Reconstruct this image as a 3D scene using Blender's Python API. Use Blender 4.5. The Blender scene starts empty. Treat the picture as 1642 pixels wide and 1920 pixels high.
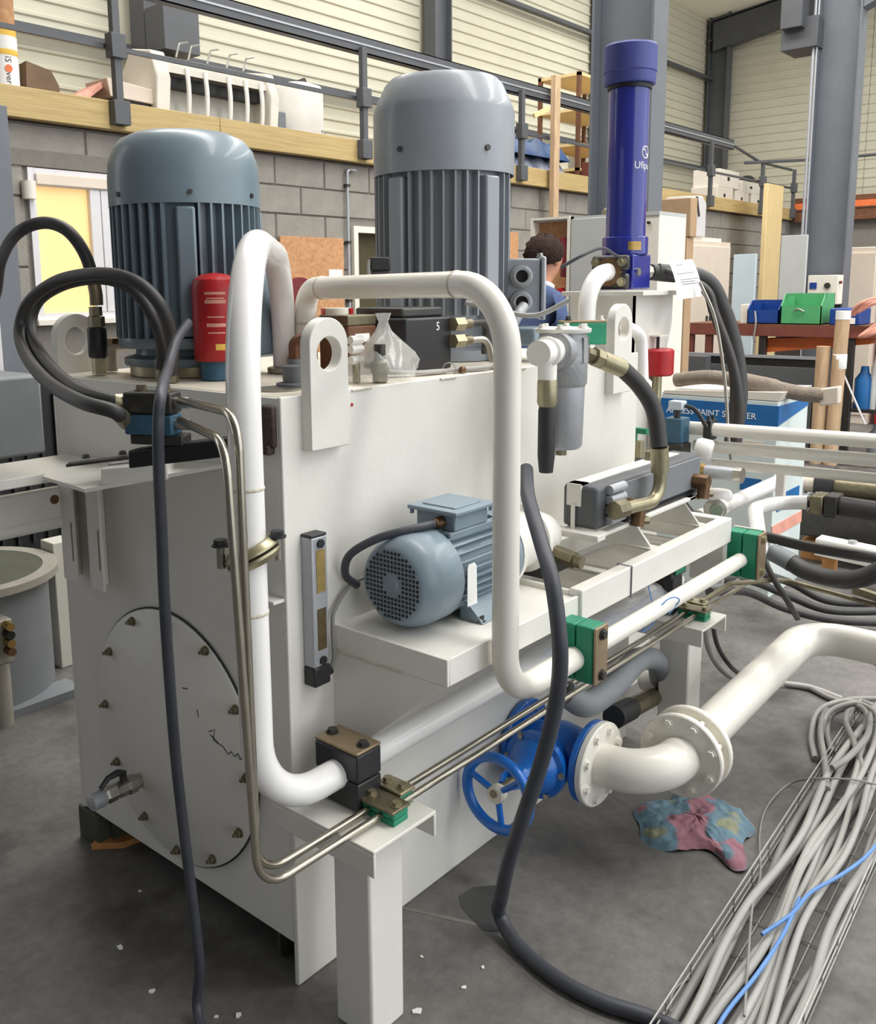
import bpy, math, random
from mathutils import Vector as V, Matrix
random.seed(7)
S = bpy.context.scene
COL = S.collection
# ------------------------------------------------------------------ camera
cd = bpy.data.cameras.new('camera'); cam = bpy.data.objects.new('camera', cd); COL.objects.link(cam)
cd.sensor_fit = 'HORIZONTAL'; cd.sensor_width = 36.0; cd.lens = 38.416
cd.shift_x = 0.05055; cd.shift_y = -0.07772; cd.clip_start = 0.02; cd.clip_end = 200
R_ = V((0.65918883, -0.75189746, -0.01096842)); U_ = V((0.13148747, 0.1008892, 0.98617058)); F_ = V((0.74039256, 0.65151484, -0.16537013))
cam.matrix_world = Matrix(((R_.x, U_.x, -F_.x, -1.21522), (R_.y, U_.y, -F_.y, -1.36224), (R_.z, U_.z, -F_.z, 1.5), (0, 0, 0, 1)))
S.camera = cam
# ------------------------------------------------------------------ world, light, exposure
w = bpy.data.worlds.new('daylight'); S.world = w; w.use_nodes = True
w.node_tree.nodes['Background'].inputs[0].default_value = (0.93, 0.97, 1.0, 1)
w.node_tree.nodes['Background'].inputs[1].default_value = 1.15
S.view_settings.view_transform = 'Standard'; S.view_settings.look = 'None'
S.view_settings.gamma = 1.0; S.view_settings.use_curve_mapping = False
S.view_settings.exposure = 0.8
ROOFLIGHT = 9.0
# ------------------------------------------------------------------ materials
def lin(c): return tuple(((x/255)/12.92 if x/255 <= .04045 else ((x/255+.055)/1.055)**2.4) for x in c)
def mat(name, c, rough=.5, metal=0., amt=.08, scale=14., bump=0., bscale=None, coat=0., c2=None, emit=0., alpha=1., trans=0., stretch=None, spec=None):
    m = bpy.data.materials.new(name); m.use_nodes = True; nt = m.node_tree; N = nt.nodes; L = nt.links
    b = N['Principled BSDF']; b.inputs['Roughness'].default_value = rough; b.inputs['Metallic'].default_value = metal
    b.inputs['Coat Weight'].default_value = coat
    if spec is not None: b.inputs['Specular IOR Level'].default_value = spec
    if alpha < 1: b.inputs['Alpha'].default_value = alpha
    if trans: b.inputs['Transmission Weight'].default_value = trans
    c = lin(c); c2 = lin(c2) if c2 else None
    tc = N.new('ShaderNodeTexCoord'); mp = N.new('ShaderNodeMapping'); L.new(tc.outputs['Object'], mp.inputs[0])
    if stretch: mp.inputs['Scale'].default_value = stretch
    nz = N.new('ShaderNodeTexNoise'); nz.inputs['Scale'].default_value = scale; nz.inputs['Detail'].default_value = 5; nz.inputs['Roughness'].default_value = .62
    L.new(mp.outputs[0], nz.inputs['Vector'])
    rp = N.new('ShaderNodeValToRGB'); rp.color_ramp.elements[0].position = .3; rp.color_ramp.elements[1].position = .7
    lo = c2 if c2 else tuple(x*(1-amt) for x in c); hi = c if c2 else tuple(min(1, x*(1+amt)) for x in c)
    rp.color_ramp.elements[0].color = (*lo, 1); rp.color_ramp.elements[1].color = (*hi, 1)
    L.new(nz.outputs['Fac'], rp.inputs[0]); L.new(rp.outputs[0], b.inputs['Base Color'])
    if bump:
        bn = N.new('ShaderNodeTexNoise'); bn.inputs['Scale'].default_value = bscale or scale*4; bn.inputs['Detail'].default_value = 3
        L.new(mp.outputs[0], bn.inputs['Vector'])
        bp = N.new('ShaderNodeBump'); bp.inputs['Strength'].default_value = bump; bp.inputs['Distance'].default_value = .01
        L.new(bn.outputs['Fac'], bp.inputs['Height']); L.new(bp.outputs[0], b.inputs['Normal'])
    if emit:
        L.new(rp.outputs[0], b.inputs['Emission Color']); b.inputs['Emission Strength'].default_value = emit
    m['p'] = 1
    return m
M = {}
def D(k, *a, **kw): M[k] = mat(k, *a, **kw)
D('cream', (229, 226, 218), .42, amt=.05, scale=3.5, bump=.05, bscale=60)
D('cream_dirty', (222, 214, 198), .5, amt=.10, scale=6)
D('white_pipe', (240, 238, 236), .28, amt=.03, scale=5, coat=.3)
D('cream_pipe', (233, 229, 219), .32, amt=.04, scale=5, coat=.2)
D('motor_blue', (116, 131, 141), .38, amt=.07, scale=8, coat=.15)
D('motor_grey', (148, 153, 160), .38, amt=.06, scale=8, coat=.15)
D('motor_small', (130, 146, 158), .4, amt=.06, scale=9, coat=.1)
D('filter_blue', (36, 44, 142), .25, amt=.06, scale=10, coat=.5)
D('cap_blue', (66, 74, 142), .5, amt=.1, scale=14, bump=.1)
D('valve_blue', (18, 106, 196), .3, amt=.12, scale=18, coat=.4, bump=.15, bscale=45)
D('valve_steel_blue', (58, 98, 122), .45, amt=.2, scale=20)
D('green', (22, 132, 98), .45, amt=.12, scale=14)
D('zinc', (168, 160, 132), .38, metal=.75, amt=.14, scale=30)
D('steel', (170, 166, 156), .3, metal=.9, amt=.1, scale=25)
D('stainless', (176, 170, 156), .24, metal=.95, amt=.08, scale=30, stretch=(1, 1, 1))
D('brass', (168, 138, 84), .35, metal=.85, amt=.2, scale=40)
D('bronze', (118, 92, 66), .45, metal=.7, amt=.25, scale=40)
D('dark_steel', (74, 72, 70), .45, metal=.6, amt=.2, scale=25)
D('black_rubber', (44, 44, 46), .55, amt=.2, scale=30)
D('hose_black', (56, 54, 54), .5, amt=.15, scale=25)
D('cable_black', (62, 64, 72), .5, amt=.2, scale=18)
D('cable_grey', (140, 138, 134), .55, amt=.08, scale=12)
D('cable_light', (164, 162, 158), .5, amt=.06, scale=12)
D('cable_blue', (96, 140, 200), .5, amt=.1, scale=12)
D('black', (24, 24, 25), .5, amt=.2, scale=20)
D('black_plastic', (40, 40, 43), .45, amt=.15, scale=20)
D('alu', (176, 178, 184), .4, metal=.35, amt=.06, scale=22)
D('cast_alu', (164, 165, 168), .45, metal=.3, amt=.12, scale=22, bump=.15, bscale=90)
D('amber', (150, 130, 82), .2, amt=.25, scale=30)
D('amber_dark', (86, 74, 50), .2, amt=.4, scale=40)
D('red', (178, 28, 34), .4, amt=.15, scale=20)
D('red_dark', (120, 40, 44), .5, amt=.15, scale=20)
D('paper', (244, 244, 242), .8, amt=.02)
D('ink', (110, 112, 120), .8, amt=.1)
D('marker', (58, 56, 56), .7, amt=.1)
D('scorch', (70, 56, 48), .7, amt=.5, scale=30, bump=.4)
D('weld', (206, 198, 182), .5, amt=.1, scale=40, bump=.4, bscale=120)
D('tan_steel', (152, 134, 108), .45, metal=.5, amt=.15, scale=25)
D('col_grey', (106, 110, 116), .5, amt=.06, scale=6)
D('dark_grey_paint', (82, 84, 88), .5, amt=.08, scale=6)
D('timber', (198, 174, 120), .65, amt=.12, scale=7, stretch=(.4, 2, 9), c2=(172, 146, 96))
D('timber_light', (228, 202, 148), .65, amt=.1, scale=6, stretch=(6, 6, .5))
D('pole_wood', (196, 166, 132), .7, amt=.2, scale=8, stretch=(5, 5, .8))
D('block', (150, 145, 137), .9, amt=.12, scale=7, bump=.5, bscale=90)
D('mortar', (128, 123, 116), .95, amt=.1, scale=20, bump=.4)
D('osb', (212, 164, 118), .7, scale=34, c2=(182, 128, 86), amt=.1)
D('clad', (206, 202, 182), .5, amt=.04, scale=2)
D('clad_grey', (206, 204, 194), .5, amt=.04, scale=2)
D('roof', (206, 200, 186), .7, amt=.05, scale=2)
D('pvc', (222, 220, 222), .35, amt=.03)
D('warm', (253, 212, 146), .6, amt=.03, scale=1.5, emit=.27)
D('blind', (240, 236, 226), .7, amt=.03)
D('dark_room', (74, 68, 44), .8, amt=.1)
D('card', (178, 148, 116), .8, amt=.08, scale=9)
D('card_dark', (128, 106, 84), .8, amt=.1, scale=9)
D('off_white', (232, 226, 214), .5, amt=.04, scale=4)
D('cab_cream', (226, 212, 196), .5, amt=.04, scale=4)
D('panel_grey', (186, 188, 186), .5, amt=.04, scale=4)
D('pale_blue', (206, 220, 228), .5, amt=.04, scale=4)
D('bench_red', (120, 66, 54), .55, amt=.18, scale=10)
D('rust', (110, 72, 48), .7, amt=.25, scale=14)
D('screen', (88, 90, 92), .35, amt=.1, scale=4)
D('bin_blue', (24, 66, 140), .4, amt=.08)
D('bin_green', (84, 168, 112), .4, amt=.08)
D('orange', (232, 118, 62), .5, amt=.12)
D('pink', (226, 160, 142), .6, amt=.15)
D('yellow', (240, 196, 84), .6, amt=.05)
D('tarp_blue', (34, 74, 122), .5, amt=.3, scale=14, bump=.5, bscale=20)
D('tarp_grey', (150, 156, 176), .5, amt=.3, scale=14, bump=.5, bscale=20)
D('box_blue', (28, 104, 168), .45, amt=.12, scale=6)
D('box_pale', (214, 224, 222), .5, amt=.05, scale=6)
D('felt', (138, 126, 114), .9, amt=.18, scale=20, bump=.4)
D('skin', (196, 140, 112), .5, amt=.05)
D('hair', (50, 34, 28), .7, amt=.4, scale=60, bump=.8, bscale=90, spec=.15)
D('shirt', (72, 88, 128), .8, amt=.12, scale=20)
D('trousers', (42, 46, 60), .85, amt=.12, scale=20)
D('wire', (186, 184, 178), .35, metal=.7, amt=.06)
D('plastic_clear', (236, 236, 230), .12, amt=.02, alpha=.34)
D('film', (206, 214, 236), .25, amt=.05, alpha=.45, scale=20, bump=.6, bscale=40)
D('glass', (210, 216, 210), .08, amt=.02, alpha=.35)
D('pit_grey', (120, 124, 128), .55, amt=.1, scale=7)
D('skirt_dark', (74, 76, 62), .7, amt=.2, scale=12)
D('wood_scrap', (196, 138, 82), .75, amt=.2, scale=20)
D('chip', (232, 230, 224), .8, amt=.03)
D('tarnish', (126, 118, 96), .4, metal=.7, amt=.25, scale=35)
D('white_cap', (244, 241, 234), .45, amt=.03)
D('tray_pan', (150, 146, 136), .5, amt=.1, scale=8)
# rooflight sheets let the daylight of the sky through
m = bpy.data.materials.new('rooflight'); m.use_nodes = True; nt = m.node_tree
e = nt.nodes.new('ShaderNodeEmission'); e.inputs[0].default_value = (1, .985, .95, 1); e.inputs[1].default_value = ROOFLIGHT
nt.links.new(e.outputs[0], nt.nodes['Material Output'].inputs[0]); M['rooflight'] = m
def floor_mat():
    m = bpy.data.materials.new('concrete_floor'); m.use_nodes = True; nt = m.node_tree; N = nt.nodes; L = nt.links; b = N['Principled BSDF']
    tc = N.new('ShaderNodeTexCoord')
    def nz(s, d=6, r=.65):
        n = N.new('ShaderNodeTexNoise'); n.inputs['Scale'].default_value = s; n.inputs['Detail'].default_value = d; n.inputs['Roughness'].default_value = r
        L.new(tc.outputs['Object'], n.inputs['Vector']); return n
    def ramp(n, p0, p1, a, c):
        r = N.new('ShaderNodeValToRGB'); r.color_ramp.elements[0].position = p0; r.color_ramp.elements[1].position = p1
        r.color_ramp.elements[0].color = (*lin(a), 1); r.color_ramp.elements[1].color = (*lin(c), 1); L.new(n.outputs['Fac'], r.inputs[0]); return r
    a = ramp(nz(2.2), .32, .72, (94, 91, 88), (136, 133, 129))
    g = ramp(nz(30, 8, .75), .35, .75, (148, 148, 148), (255, 255, 255))
    s = ramp(nz(1.1, 4), .36, .46, (150, 146, 140), (255, 255, 255))
    x = N.new('ShaderNodeMix'); x.data_type = 'RGBA'; x.blend_type = 'MULTIPLY'; x.inputs[0].default_value = .55
    L.new(a.outputs[0], x.inputs[6]); L.new(g.outputs[0], x.inputs[7])
    y = N.new('ShaderNodeMix'); y.data_type = 'RGBA'; y.blend_type = 'MULTIPLY'; y.inputs[0].default_value = .7
    L.new(x.outputs[2], y.inputs[6]); L.new(s.outputs[0], y.inputs[7])
    L.new(y.outputs[2], b.inputs['Base Color'])
    rr = N.new('ShaderNodeMapRange'); rr.inputs[3].default_value = .38; rr.inputs[4].default_value = .75; L.new(nz(3).outputs['Fac'], rr.inputs[0]); L.new(rr.outputs[0], b.inputs['Roughness'])
    bp = N.new('ShaderNodeBump'); bp.inputs['Strength'].default_value = .12; bp.inputs['Distance'].default_value = .01; L.new(nz(50, 6).outputs['Fac'], bp.inputs['Height']); L.new(bp.outputs[0], b.inputs['Normal'])
    M['floor'] = m
floor_mat()
# ------------------------------------------------------------------ mesh builder: shapes are given in world coordinates
def vv(p): return p if isinstance(p, V) else V(p)
def frame(d):
    d = vv(d).normalized(); a = V((0, 0, 1)) if abs(d.z) < .9 else V((1, 0, 0))
    x = d.cross(a).normalized(); return x, d.cross(x).normalized(), d
def spline(pts, k=8):
    p = [vv(q) for q in pts]; p = [p[0]*2-p[1]] + p + [p[-1]*2-p[-2]]; out = []
    for i in range(1, len(p)-2):
        a, b, c, d = p[i-1:i+3]
        for j in range(k):
            t = j/k; out.append(.5*((2*b)+(c-a)*t+(2*a-5*b+4*c-d)*t*t+(3*b-a-3*c+d)*t**3))
    return out+[p[-2]]
def bend(pts, r, k=8):
    p = [vv(q) for q in pts]; out = [p[0]]
    for i in range(1, len(p)-1):
        rr = r[i-1] if isinstance(r, (list, tuple)) else r
        a = (p[i-1]-p[i]).normalized(); c = (p[i+1]-p[i]).normalized(); ang = a.angle(c)
        t = rr/math.tan(ang/2); t = min(t, (p[i-1]-p[i]).length*.98, (p[i+1]-p[i]).length*.98)
        s, e_ = p[i]+a*t, p[i]+c*t; bis = (a+c).normalized(); ctr = p[i]+bis*(t/math.cos(ang/2)); R = (s-ctr).length
        v0, v1 = (s-ctr).normalized(), (e_-ctr).normalized(); th = v0.angle(v1); ax = v0.cross(v1).normalized()
        for j in range(k+1): out.append(ctr+(Matrix.Rotation(th*j/k, 3, ax) @ v0)*R)
    return out+[p[-1]]
class MB:
    def __init__(s): s.v = []; s.f = []
    def add(s, vs, fs):
        n = len(s.v); s.v += [vv(x) for x in vs]; s.f += [tuple(i+n for i in f) for f in fs]; return s
    def box(s, x0, x1, y0, y1, z0, z1):
        return s.add([(x0, y0, z0), (x1, y0, z0), (x1, y1, z0), (x0, y1, z0), (x0, y0, z1), (x1, y0, z1), (x1, y1, z1), (x0, y1, z1)],
                     [(0, 3, 2, 1), (4, 5, 6, 7), (0, 1, 5, 4), (1, 2, 6, 5), (2, 3, 7, 6), (3, 0, 4, 7)])
    def obox(s, c, a, b, h):   # centre and three half-edge vectors
        c, a, b, h = vv(c), vv(a), vv(b), vv(h)
        vs = [c+a*i+b*j+h*k for k in (-1, 1) for (i, j) in ((-1, -1), (1, -1), (1, 1), (-1, 1))]
        return s.add(vs, [(0, 3, 2, 1), (4, 5, 6, 7), (0, 1, 5, 4), (1, 2, 6, 5), (2, 3, 7, 6), (3, 0, 4, 7)])
    def cyl(s, p0, p1, r0, r1=None, n=20, cap=True):
        p0, p1 = vv(p0), vv(p1); r1 = r0 if r1 is None else r1; x, y, d = frame(p1-p0); vs = []
        for p, r in ((p0, r0), (p1, r1)):
            for i in range(n):
                t = 2*math.pi*i/n; vs.append(p+x*(r*math.cos(t))+y*(r*math.sin(t)))
        fs = [(i, (i+1) % n, n+(i+1) % n, n+i) for i in range(n)]
        if cap: fs += [tuple(range(n-1, -1, -1)), tuple(range(n, 2*n))]
        return s.add(vs, fs)
    def lathe(s, prof, o, d, n=28, cap=True):   # prof: (radius, distance along d)
        o = vv(o); x, y, d = frame(d); vs = []; fs = []
        for r, h in prof:
            for i in range(n):
                t = 2*math.pi*i/n; vs.append(o+d*h+x*(r*math.cos(t))+y*(r*math.sin(t)))
        for k in range(len(prof)-1):
            fs += [(k*n+i, k*n+(i+1) % n, (k+1)*n+(i+1) % n, (k+1)*n+i) for i in range(n)]
        if cap: fs += [tuple(range(n-1, -1, -1)), tuple(range((len(prof)-1)*n, len(prof)*n))]
        return s.add(vs, fs)
    def tube(s, path, r, n=14, cap=True, closed=False):
        p = [vv(q) for q in path]; q = [p[0]]
        for a in p[1:]:
            if (a-q[-1]).length > 1e-5: q.append(a)
        p = q; N = len(p); vs = []; fs = []; x = None
        for i in range(N):
            t = (p[min(i+1, N-1)]-p[max(i-1, 0)])
            if closed: t = p[(i+1) % N]-p[i-1]
            t.normalize()
            if x is None: x, y, _ = frame(t)
            else:
                x = (x-t*x.dot(t)).normalized(); y = t.cross(x)
            rr = r[i] if isinstance(r, list) else r
            for j in range(n):
                a = 2*math.pi*j/n; vs.append(p[i]+x*(rr*math.cos(a))+y*(rr*math.sin(a)))
        for i in range(N if closed else N-1):
            k = (i+1) % N
            fs += [(i*n+j, i*n+(j+1) % n, k*n+(j+1) % n, k*n+j) for j in range(n)]
        if cap and not closed: fs += [tuple(range(n-1, -1, -1)), tuple(range((N-1)*n, N*n))]
        return s.add(vs, fs)
    def prism(s, poly, d):
        p = [vv(q) for q in poly]; d = vv(d); n = len(p)
        return s.add(p+[q+d for q in p], [tuple(range(n-1, -1, -1)), tuple(range(n, 2*n))]+[(i, (i+1) % n, n+(i+1) % n, n+i) for i in range(n)])
    def ring(s, outer, inner, d):   # plate with a hole; both loops have the same count
        o = [vv(q) for q in outer]; i_ = [vv(q) for q in inner]; d = vv(d); n = len(o)
        vs = o+i_+[q+d for q in o]+[q+d for q in i_]; fs = []
        for k in range(n):
            l = (k+1) % n
            fs += [(k, n+k, n+l, l), (2*n+k, 2*n+l, 3*n+l, 3*n+k), (k, l, 2*n+l, 2*n+k), (n+k, 3*n+k, 3*n+l, n+l)]
        return s.add(vs, fs)
    def ball(s, c, r, n=16, sc=(1, 1, 1), top=1.0):
        c = vv(c); m_ = n//2; vs = []; fs = []
        for i in range(m_+1):
            th = math.pi*i/m_
            for j in range(n):
                ph = 2*math.pi*j/n
                vs.append(c+V((r*sc[0]*math.sin(th)*math.cos(ph), r*sc[1]*math.sin(th)*math.sin(ph), r*sc[2]*math.cos(th))))
        for i in range(m_):
            fs += [(i*n+j, (i+1)*n+j, (i+1)*n+(j+1) % n, i*n+(j+1) % n) for j in range(n)]
        return s.add(vs, fs)
    def hexbolt(s, p, d, r, h):
        d = vv(d).normalized(); p = vv(p); s.cyl(p, p+d*h*.25, r*1.35, n=14); return s.cyl(p+d*h*.25, p+d*h, r, n=6)
    def build(s, name, mt, parent=None, smooth=40, bev=0, label=None, kind=None, loc=None):
        base = V((0, 0, 0))
        if parent is not None:
            q = parent
            while q is not None: base += V(q.location); q = q.parent
        o0 = vv(loc)-base if loc is not None else V((0, 0, 0))
        me = bpy.data.meshes.new(name); me.from_pydata([tuple(x-base-o0) for x in s.v], [], s.f)
        import bmesh
        bm = bmesh.new(); bm.from_mesh(me); bmesh.ops.remove_doubles(bm, verts=bm.verts, dist=1e-6); bmesh.ops.recalc_face_normals(bm, faces=bm.faces); bm.to_mesh(me); bm.free()
        if smooth:
            me.shade_smooth(); me.set_sharp_from_angle(angle=math.radians(smooth))
        me.materials.append(M[mt] if isinstance(mt, str) else mt)
        o = bpy.data.objects.new(name, me); COL.objects.link(o); o.location = o0
        if parent is not None: o.parent = parent
        if bev:
            b = o.modifiers.new('bevel', 'BEVEL'); b.width = bev; b.segments = 2; b.limit_method = 'ANGLE'; b.angle_limit = math.radians(50)
        if label: o['label'] = label
        if kind: o['kind'] = kind
        return o
def base_of(s):
    xs = [p.x for p in s.v]; ys = [p.y for p in s.v]; zs = [p.z for p in s.v]
    return V(((min(xs)+max(xs))/2, (min(ys)+max(ys))/2, min(zs)))
def thing(name, label, cat, loc, group=None):
    o = bpy.data.objects.new(name, None); COL.objects.link(o); o.location = loc; o.empty_display_size = .05
    o['label'] = label; o['category'] = cat
    if group: o['group'] = group
    return o
def one(mb, name, mt, label, cat, group=None, **k):
    o = mb.build(name, mt, loc=base_of(mb), **k); o['label'] = label; o['category'] = cat
    if group: o['group'] = group
    return o
def struct(mb, name, mt, **k):
    o = mb.build(name, mt, **k); o['kind'] = 'structure'; return o
def copy_part(o, parent, dloc=(0, 0, 0)):
    c = o.copy(); COL.objects.link(c); c.parent = parent; c.location = V(o.location)+V(dloc); return c
def text_mesh(name, body, size, o, right, up, mt, parent=None, ext=.0004, align='LEFT', label=None, sx=1.0):
    cu = bpy.data.curves.new(name, 'FONT'); cu.body = body; cu.size = size; cu.extrude = ext; cu.align_x = align; cu.resolution_u = 3
    ob = bpy.data.objects.new(name, cu); COL.objects.link(ob); bpy.context.view_layer.update()
    me = bpy.data.meshes.new_from_object(ob.evaluated_get(bpy.context.evaluated_depsgraph_get())); bpy.data.objects.remove(ob)
    right, up = vv(right).normalized(), vv(up).normalized(); n = right.cross(up); o = vv(o)
    b = MB(); b.add([o+right*(q.co.x*sx)+up*q.co.y+n*q.co.z for q in me.vertices], [tuple(p.vertices) for p in me.polygons])
    return b.build(name, mt, parent, smooth=0, label=label)
def arc(c, r, a0, a1, n, ax=(1, 0, 0), ay=(0, 0, 1)):
    c, ax, ay = vv(c), vv(ax), vv(ay)
    return [c+ax*(r*math.cos(a0+(a1-a0)*i/n))+ay*(r*math.sin(a0+(a1-a0)*i/n)) for i in range(n+1)]
X_, Y_, Z_ = V((1, 0, 0)), V((0, 1, 0)), V((0, 0, 1))
# ================================================================== THE HALL
struct(MB().box(-6, 16, -10, 7, -.12, 0), 'floor', 'floor')
# saw-cut joint in the slab
FL = bpy.data.objects['floor']
MB().add([(.30, .1, .0006), (.31, .1, .0006), (.451, -.253, .0006), (.437, -.25, .0006)], [(0, 1, 2, 3)]).build('joint_filler', 'mortar', FL, smooth=0)
for i, (x0, y0, x1, y1) in enumerate([(3.4, -10, 3.412, 3.85), (-6, -1.9, 16, -1.888)]):
    MB().box(x0, x1, y0, y1, -.004, .0007).build('joint_filler', 'mortar', FL, smooth=0)
# block wall of the rooms under the mezzanine
YW = 3.85
wb = struct(MB().box(-1.2, 1.56, YW+.012, YW+.2, 0, 2.45).box(1.56, 2.42, YW+.012, YW+.2, 0, 1.33).box(1.56, 2.42, YW+.012, YW+.2, 2.2, 2.45)
            .box(2.42, 4.24, YW+.012, YW+.2, 0, 2.45).box(4.24, 5.1, YW+.012, YW+.2, 1.98, 2.45).box(5.1, 14.2, YW+.012, YW+.2, 0, 2.45), 'wall_block', 'mortar', smooth=0)
proto = {}
def block(x0, x1, z0, z1):
    k = (round(x1-x0, 3), round(z1-z0, 3))
    if k not in proto:
        b = MB(); w_, h_ = k; c = .006
        b.add([(0, .012, 0), (w_, .012, 0), (w_, .012, h_), (0, .012, h_), (c, 0, c), (w_-c, 0, c), (w_-c, 0, h_-c), (c, 0, h_-c)],
              [(4, 5, 6, 7), (0, 1, 5, 4), (1, 2, 6, 5), (2, 3, 7, 6), (3, 0, 4, 7)])
        o = b.build('concrete_block', 'block', wb, smooth=0); proto[k] = o
    else:
        o = proto[k].copy(); COL.objects.link(o); o.parent = wb
    o.location = (x0, YW+random.uniform(-.003, .002), z0)
z = .44
row = 0
while z < 2.4:
    h = .192 if z+.2 < 2.44 else 2.44-z
    x = .2+(.25 if row % 2 else 0)
    while x < 13.8:
        segs = [(x, x+.492)]
        for (a, b, zl, zh) in ((1.54, 2.44, 1.31, 2.22), (4.22, 5.12, 0, 2.0)):
            if z < zh-.02 and z+h > zl+.02:
                n_ = []
                for (s0, s1) in segs:
                    if s1 <= a or s0 >= b: n_.append((s0, s1)); continue
                    if s0 < a-.06: n_.append((s0, a-.004))
                    if s1 > b+.06: n_.append((b+.004, s1))
                segs = n_
        if z > 1.2 or x > 4.9:
            for s0, s1 in segs: block(s0, s1, z, z+h)
        x += .5
    z += .2; row += 1
# lintel above the window
MB().box(1.3, 2.75, YW-.012, YW+.01, 2.205, 2.30).build('lintel', 'mortar', wb, smooth=0, bev=.004)
# window of the lit office
wn = struct(MB().box(1.56, 1.60, YW-.01, YW+.05, 1.33, 2.2).box(2.38, 2.42, YW-.01, YW+.05, 1.33, 2.2).box(1.601, 2.379, YW-.01, YW+.05, 2.10, 2.199).box(1.601, 2.379, YW-.01, YW+.05, 1.331, 1.37), 'window_1', 'pvc', smooth=0)
MB().box(1.945, 2.015, YW-.015, YW+.045, 1.37, 2.1).build('window_mullion', 'pvc', wn, bev=.004)
MB().box(2.02, 2.085, YW-.015, YW+.045, 1.37, 2.1).build('window_mullion', 'pvc', wn, bev=.004)
MB().box(1.60, 1.945, YW+.02, YW+.025, 1.37, 2.1).build('pane', 'warm', wn, smooth=0)
MB().box(2.085, 2.38, YW+.02, YW+.025, 1.37, 2.1).build('pane', 'warm', wn, smooth=0)
MB().box(1.54, 2.44, YW-.05, YW, 1.30, 1.335).build('window_sill', 'off_white', wn, bev=.004)
MB().cyl((1.55, YW-.03, 2.02), (1.55, YW-.03, 2.12), .04, n=18).build('blind_bracket', 'off_white', wn)
MB().box(1.60, 2.40, YW-.03, YW-.012, 2.105, 2.17).build('blind_cassette', 'cab_cream', wn, bev=.006)
# door frame; a dark-coloured sheet stands in for the unlit room behind
dr = struct(MB().box(4.24, 4.29, YW-.02, YW+.1, 0, 1.98).box(5.05, 5.1, YW-.02, YW+.1, 0, 1.98).box(4.291, 5.049, YW-.02, YW+.1, 1.93, 1.979), 'door_1', 'off_white', smooth=0)
MB().box(4.29, 5.05, YW+.06, YW+.08, 0, 1.93).build('unlit_room_sheet', 'dark_room', dr, smooth=0)
# mezzanine deck and timber edge
struct(MB().box(-1.2, 15.4, YW-.02, 5.6, 2.455, 2.60), 'mezzanine_deck', 'card_dark', smooth=0)
for a, b in ((-1.2, 2.9), (2.905, 7.0), (7.005, 11.1), (11.105, 14.0)):
    struct(MB().box(a, b, YW-.085, YW-.025, 2.455, 2.622), 'trim_timber_fascia', 'timber', bev=.004)
# cladding: horizontal trays between steel posts
def ribs(name, p0, p1, z0, z1, nrm, parent, mt, pitch=.1, d=.014):
    p0, p1, nrm = vv(p0), vv(p1), vv(nrm); b = MB(); z = z0; prof = []
    while z < z1:
        prof += [(z, 0), (z+pitch*.62, 0), (z+pitch*.72, d), (z+pitch*.9, d)]; z += pitch
    prof.append((z1, 0)); vs = []
    for q in (p0, p1):
        vs += [q+nrm*dd+Z_*zz for zz, dd in prof]
    n = len(prof); b.add(vs, [(i, i+1, n+i+1, n+i) for i in range(n-1)])
    return b.build(name, mt, parent, smooth=0)
wc = struct(MB().box(-1.5, 15.2, 5.66, 5.8, 2.4, 6.6), 'wall_back', 'clad', smooth=0)
for a, b in ((-1.5, 3.40), (3.75, 7.25), (7.58, 11.0), (11.2, 14.85)):
    ribs('cladding_panel', (a, 5.655, 0), (b, 5.655, 0), 2.6, 6.2, (0, -1, 0), wc, 'clad', .125, .016)
for z0 in (3.42, 4.9): struct(MB().box(-1.5, 15, 5.52, 5.6, z0, z0+.05), 'wall_girt', 'dark_grey_paint', bev=.003)
wg = struct(MB().box(15.15, 15.3, -8, 5.8, 2.4, 9), 'wall_gable', 'clad', smooth=0)
for a, b in ((5.5, 3.1), (3.09, .7), (.69, -1.7), (-1.71, -4.1), (-4.11, -8)):
    ribs('cladding_panel', (15.14, a, 0), (15.14, b, 0), 2.6, 8.6, (-1, 0, 0), wg, 'clad', .14, .012)
def ibeam(name, c, z0, z1, h, b, ax, label=None, mt='col_grey'):   # steel I post, web along ax
    ax = vv(ax); bx_ = V((-ax.y, ax.x, 0)); c = vv(c); m_ = MB(); hz = Z_*((z1-z0)/2); cc = c+Z_*((z0+z1)/2)
    m_.obox(cc+ax*(h/2-.009), ax*.009, bx_*(b/2), hz); m_.obox(cc-ax*(h/2-.009), ax*.009, bx_*(b/2), hz); m_.obox(cc, ax*(h/2-.018), bx_*.006, hz)
    return struct(m_, name, mt, bev=.002)
for x in (7.41, 11.1): ibeam('wall_post', (x, 5.5, 0), 2.6, 6.3, .3, .16, (1, 0, 0), mt='dark_grey_paint')
ibeam('wall_post', (3.58, 5.42, 0), 2.6, 6.3, .3, .2, (1, 0, 0), mt='dark_grey_paint')
struct(MB().box(3.42, 3.76, 5.05, 5.3, 3.36, 3.70), 'wall_beam_end', 'dark_grey_paint', bev=.004)
ibeam('wall_post', (14.93, 5.42, 0), 2.6, 6.3, .34, .2, (0, 1, 0), mt='dark_grey_paint')
struct(MB().box(14.2, 14.4, -8, 4.05, 0, 2.45), 'wall_block_gable', 'mortar', smooth=0)
struct(MB().box(14.15, 15.3, -8, 3.8, 2.45, 2.56), 'mezzanine_deck_gable', 'card_dark', smooth=0)
struct(MB().box(14.06, 14.14, -8, 3.76, 2.42, 2.60), 'trim_beam_dark', 'rust', bev=.004)
struct(MB().box(14.02, 14.10, -8, 3.76, 2.605, 2.70), 'trim_timber_gable', 'orange', bev=.004)
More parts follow.
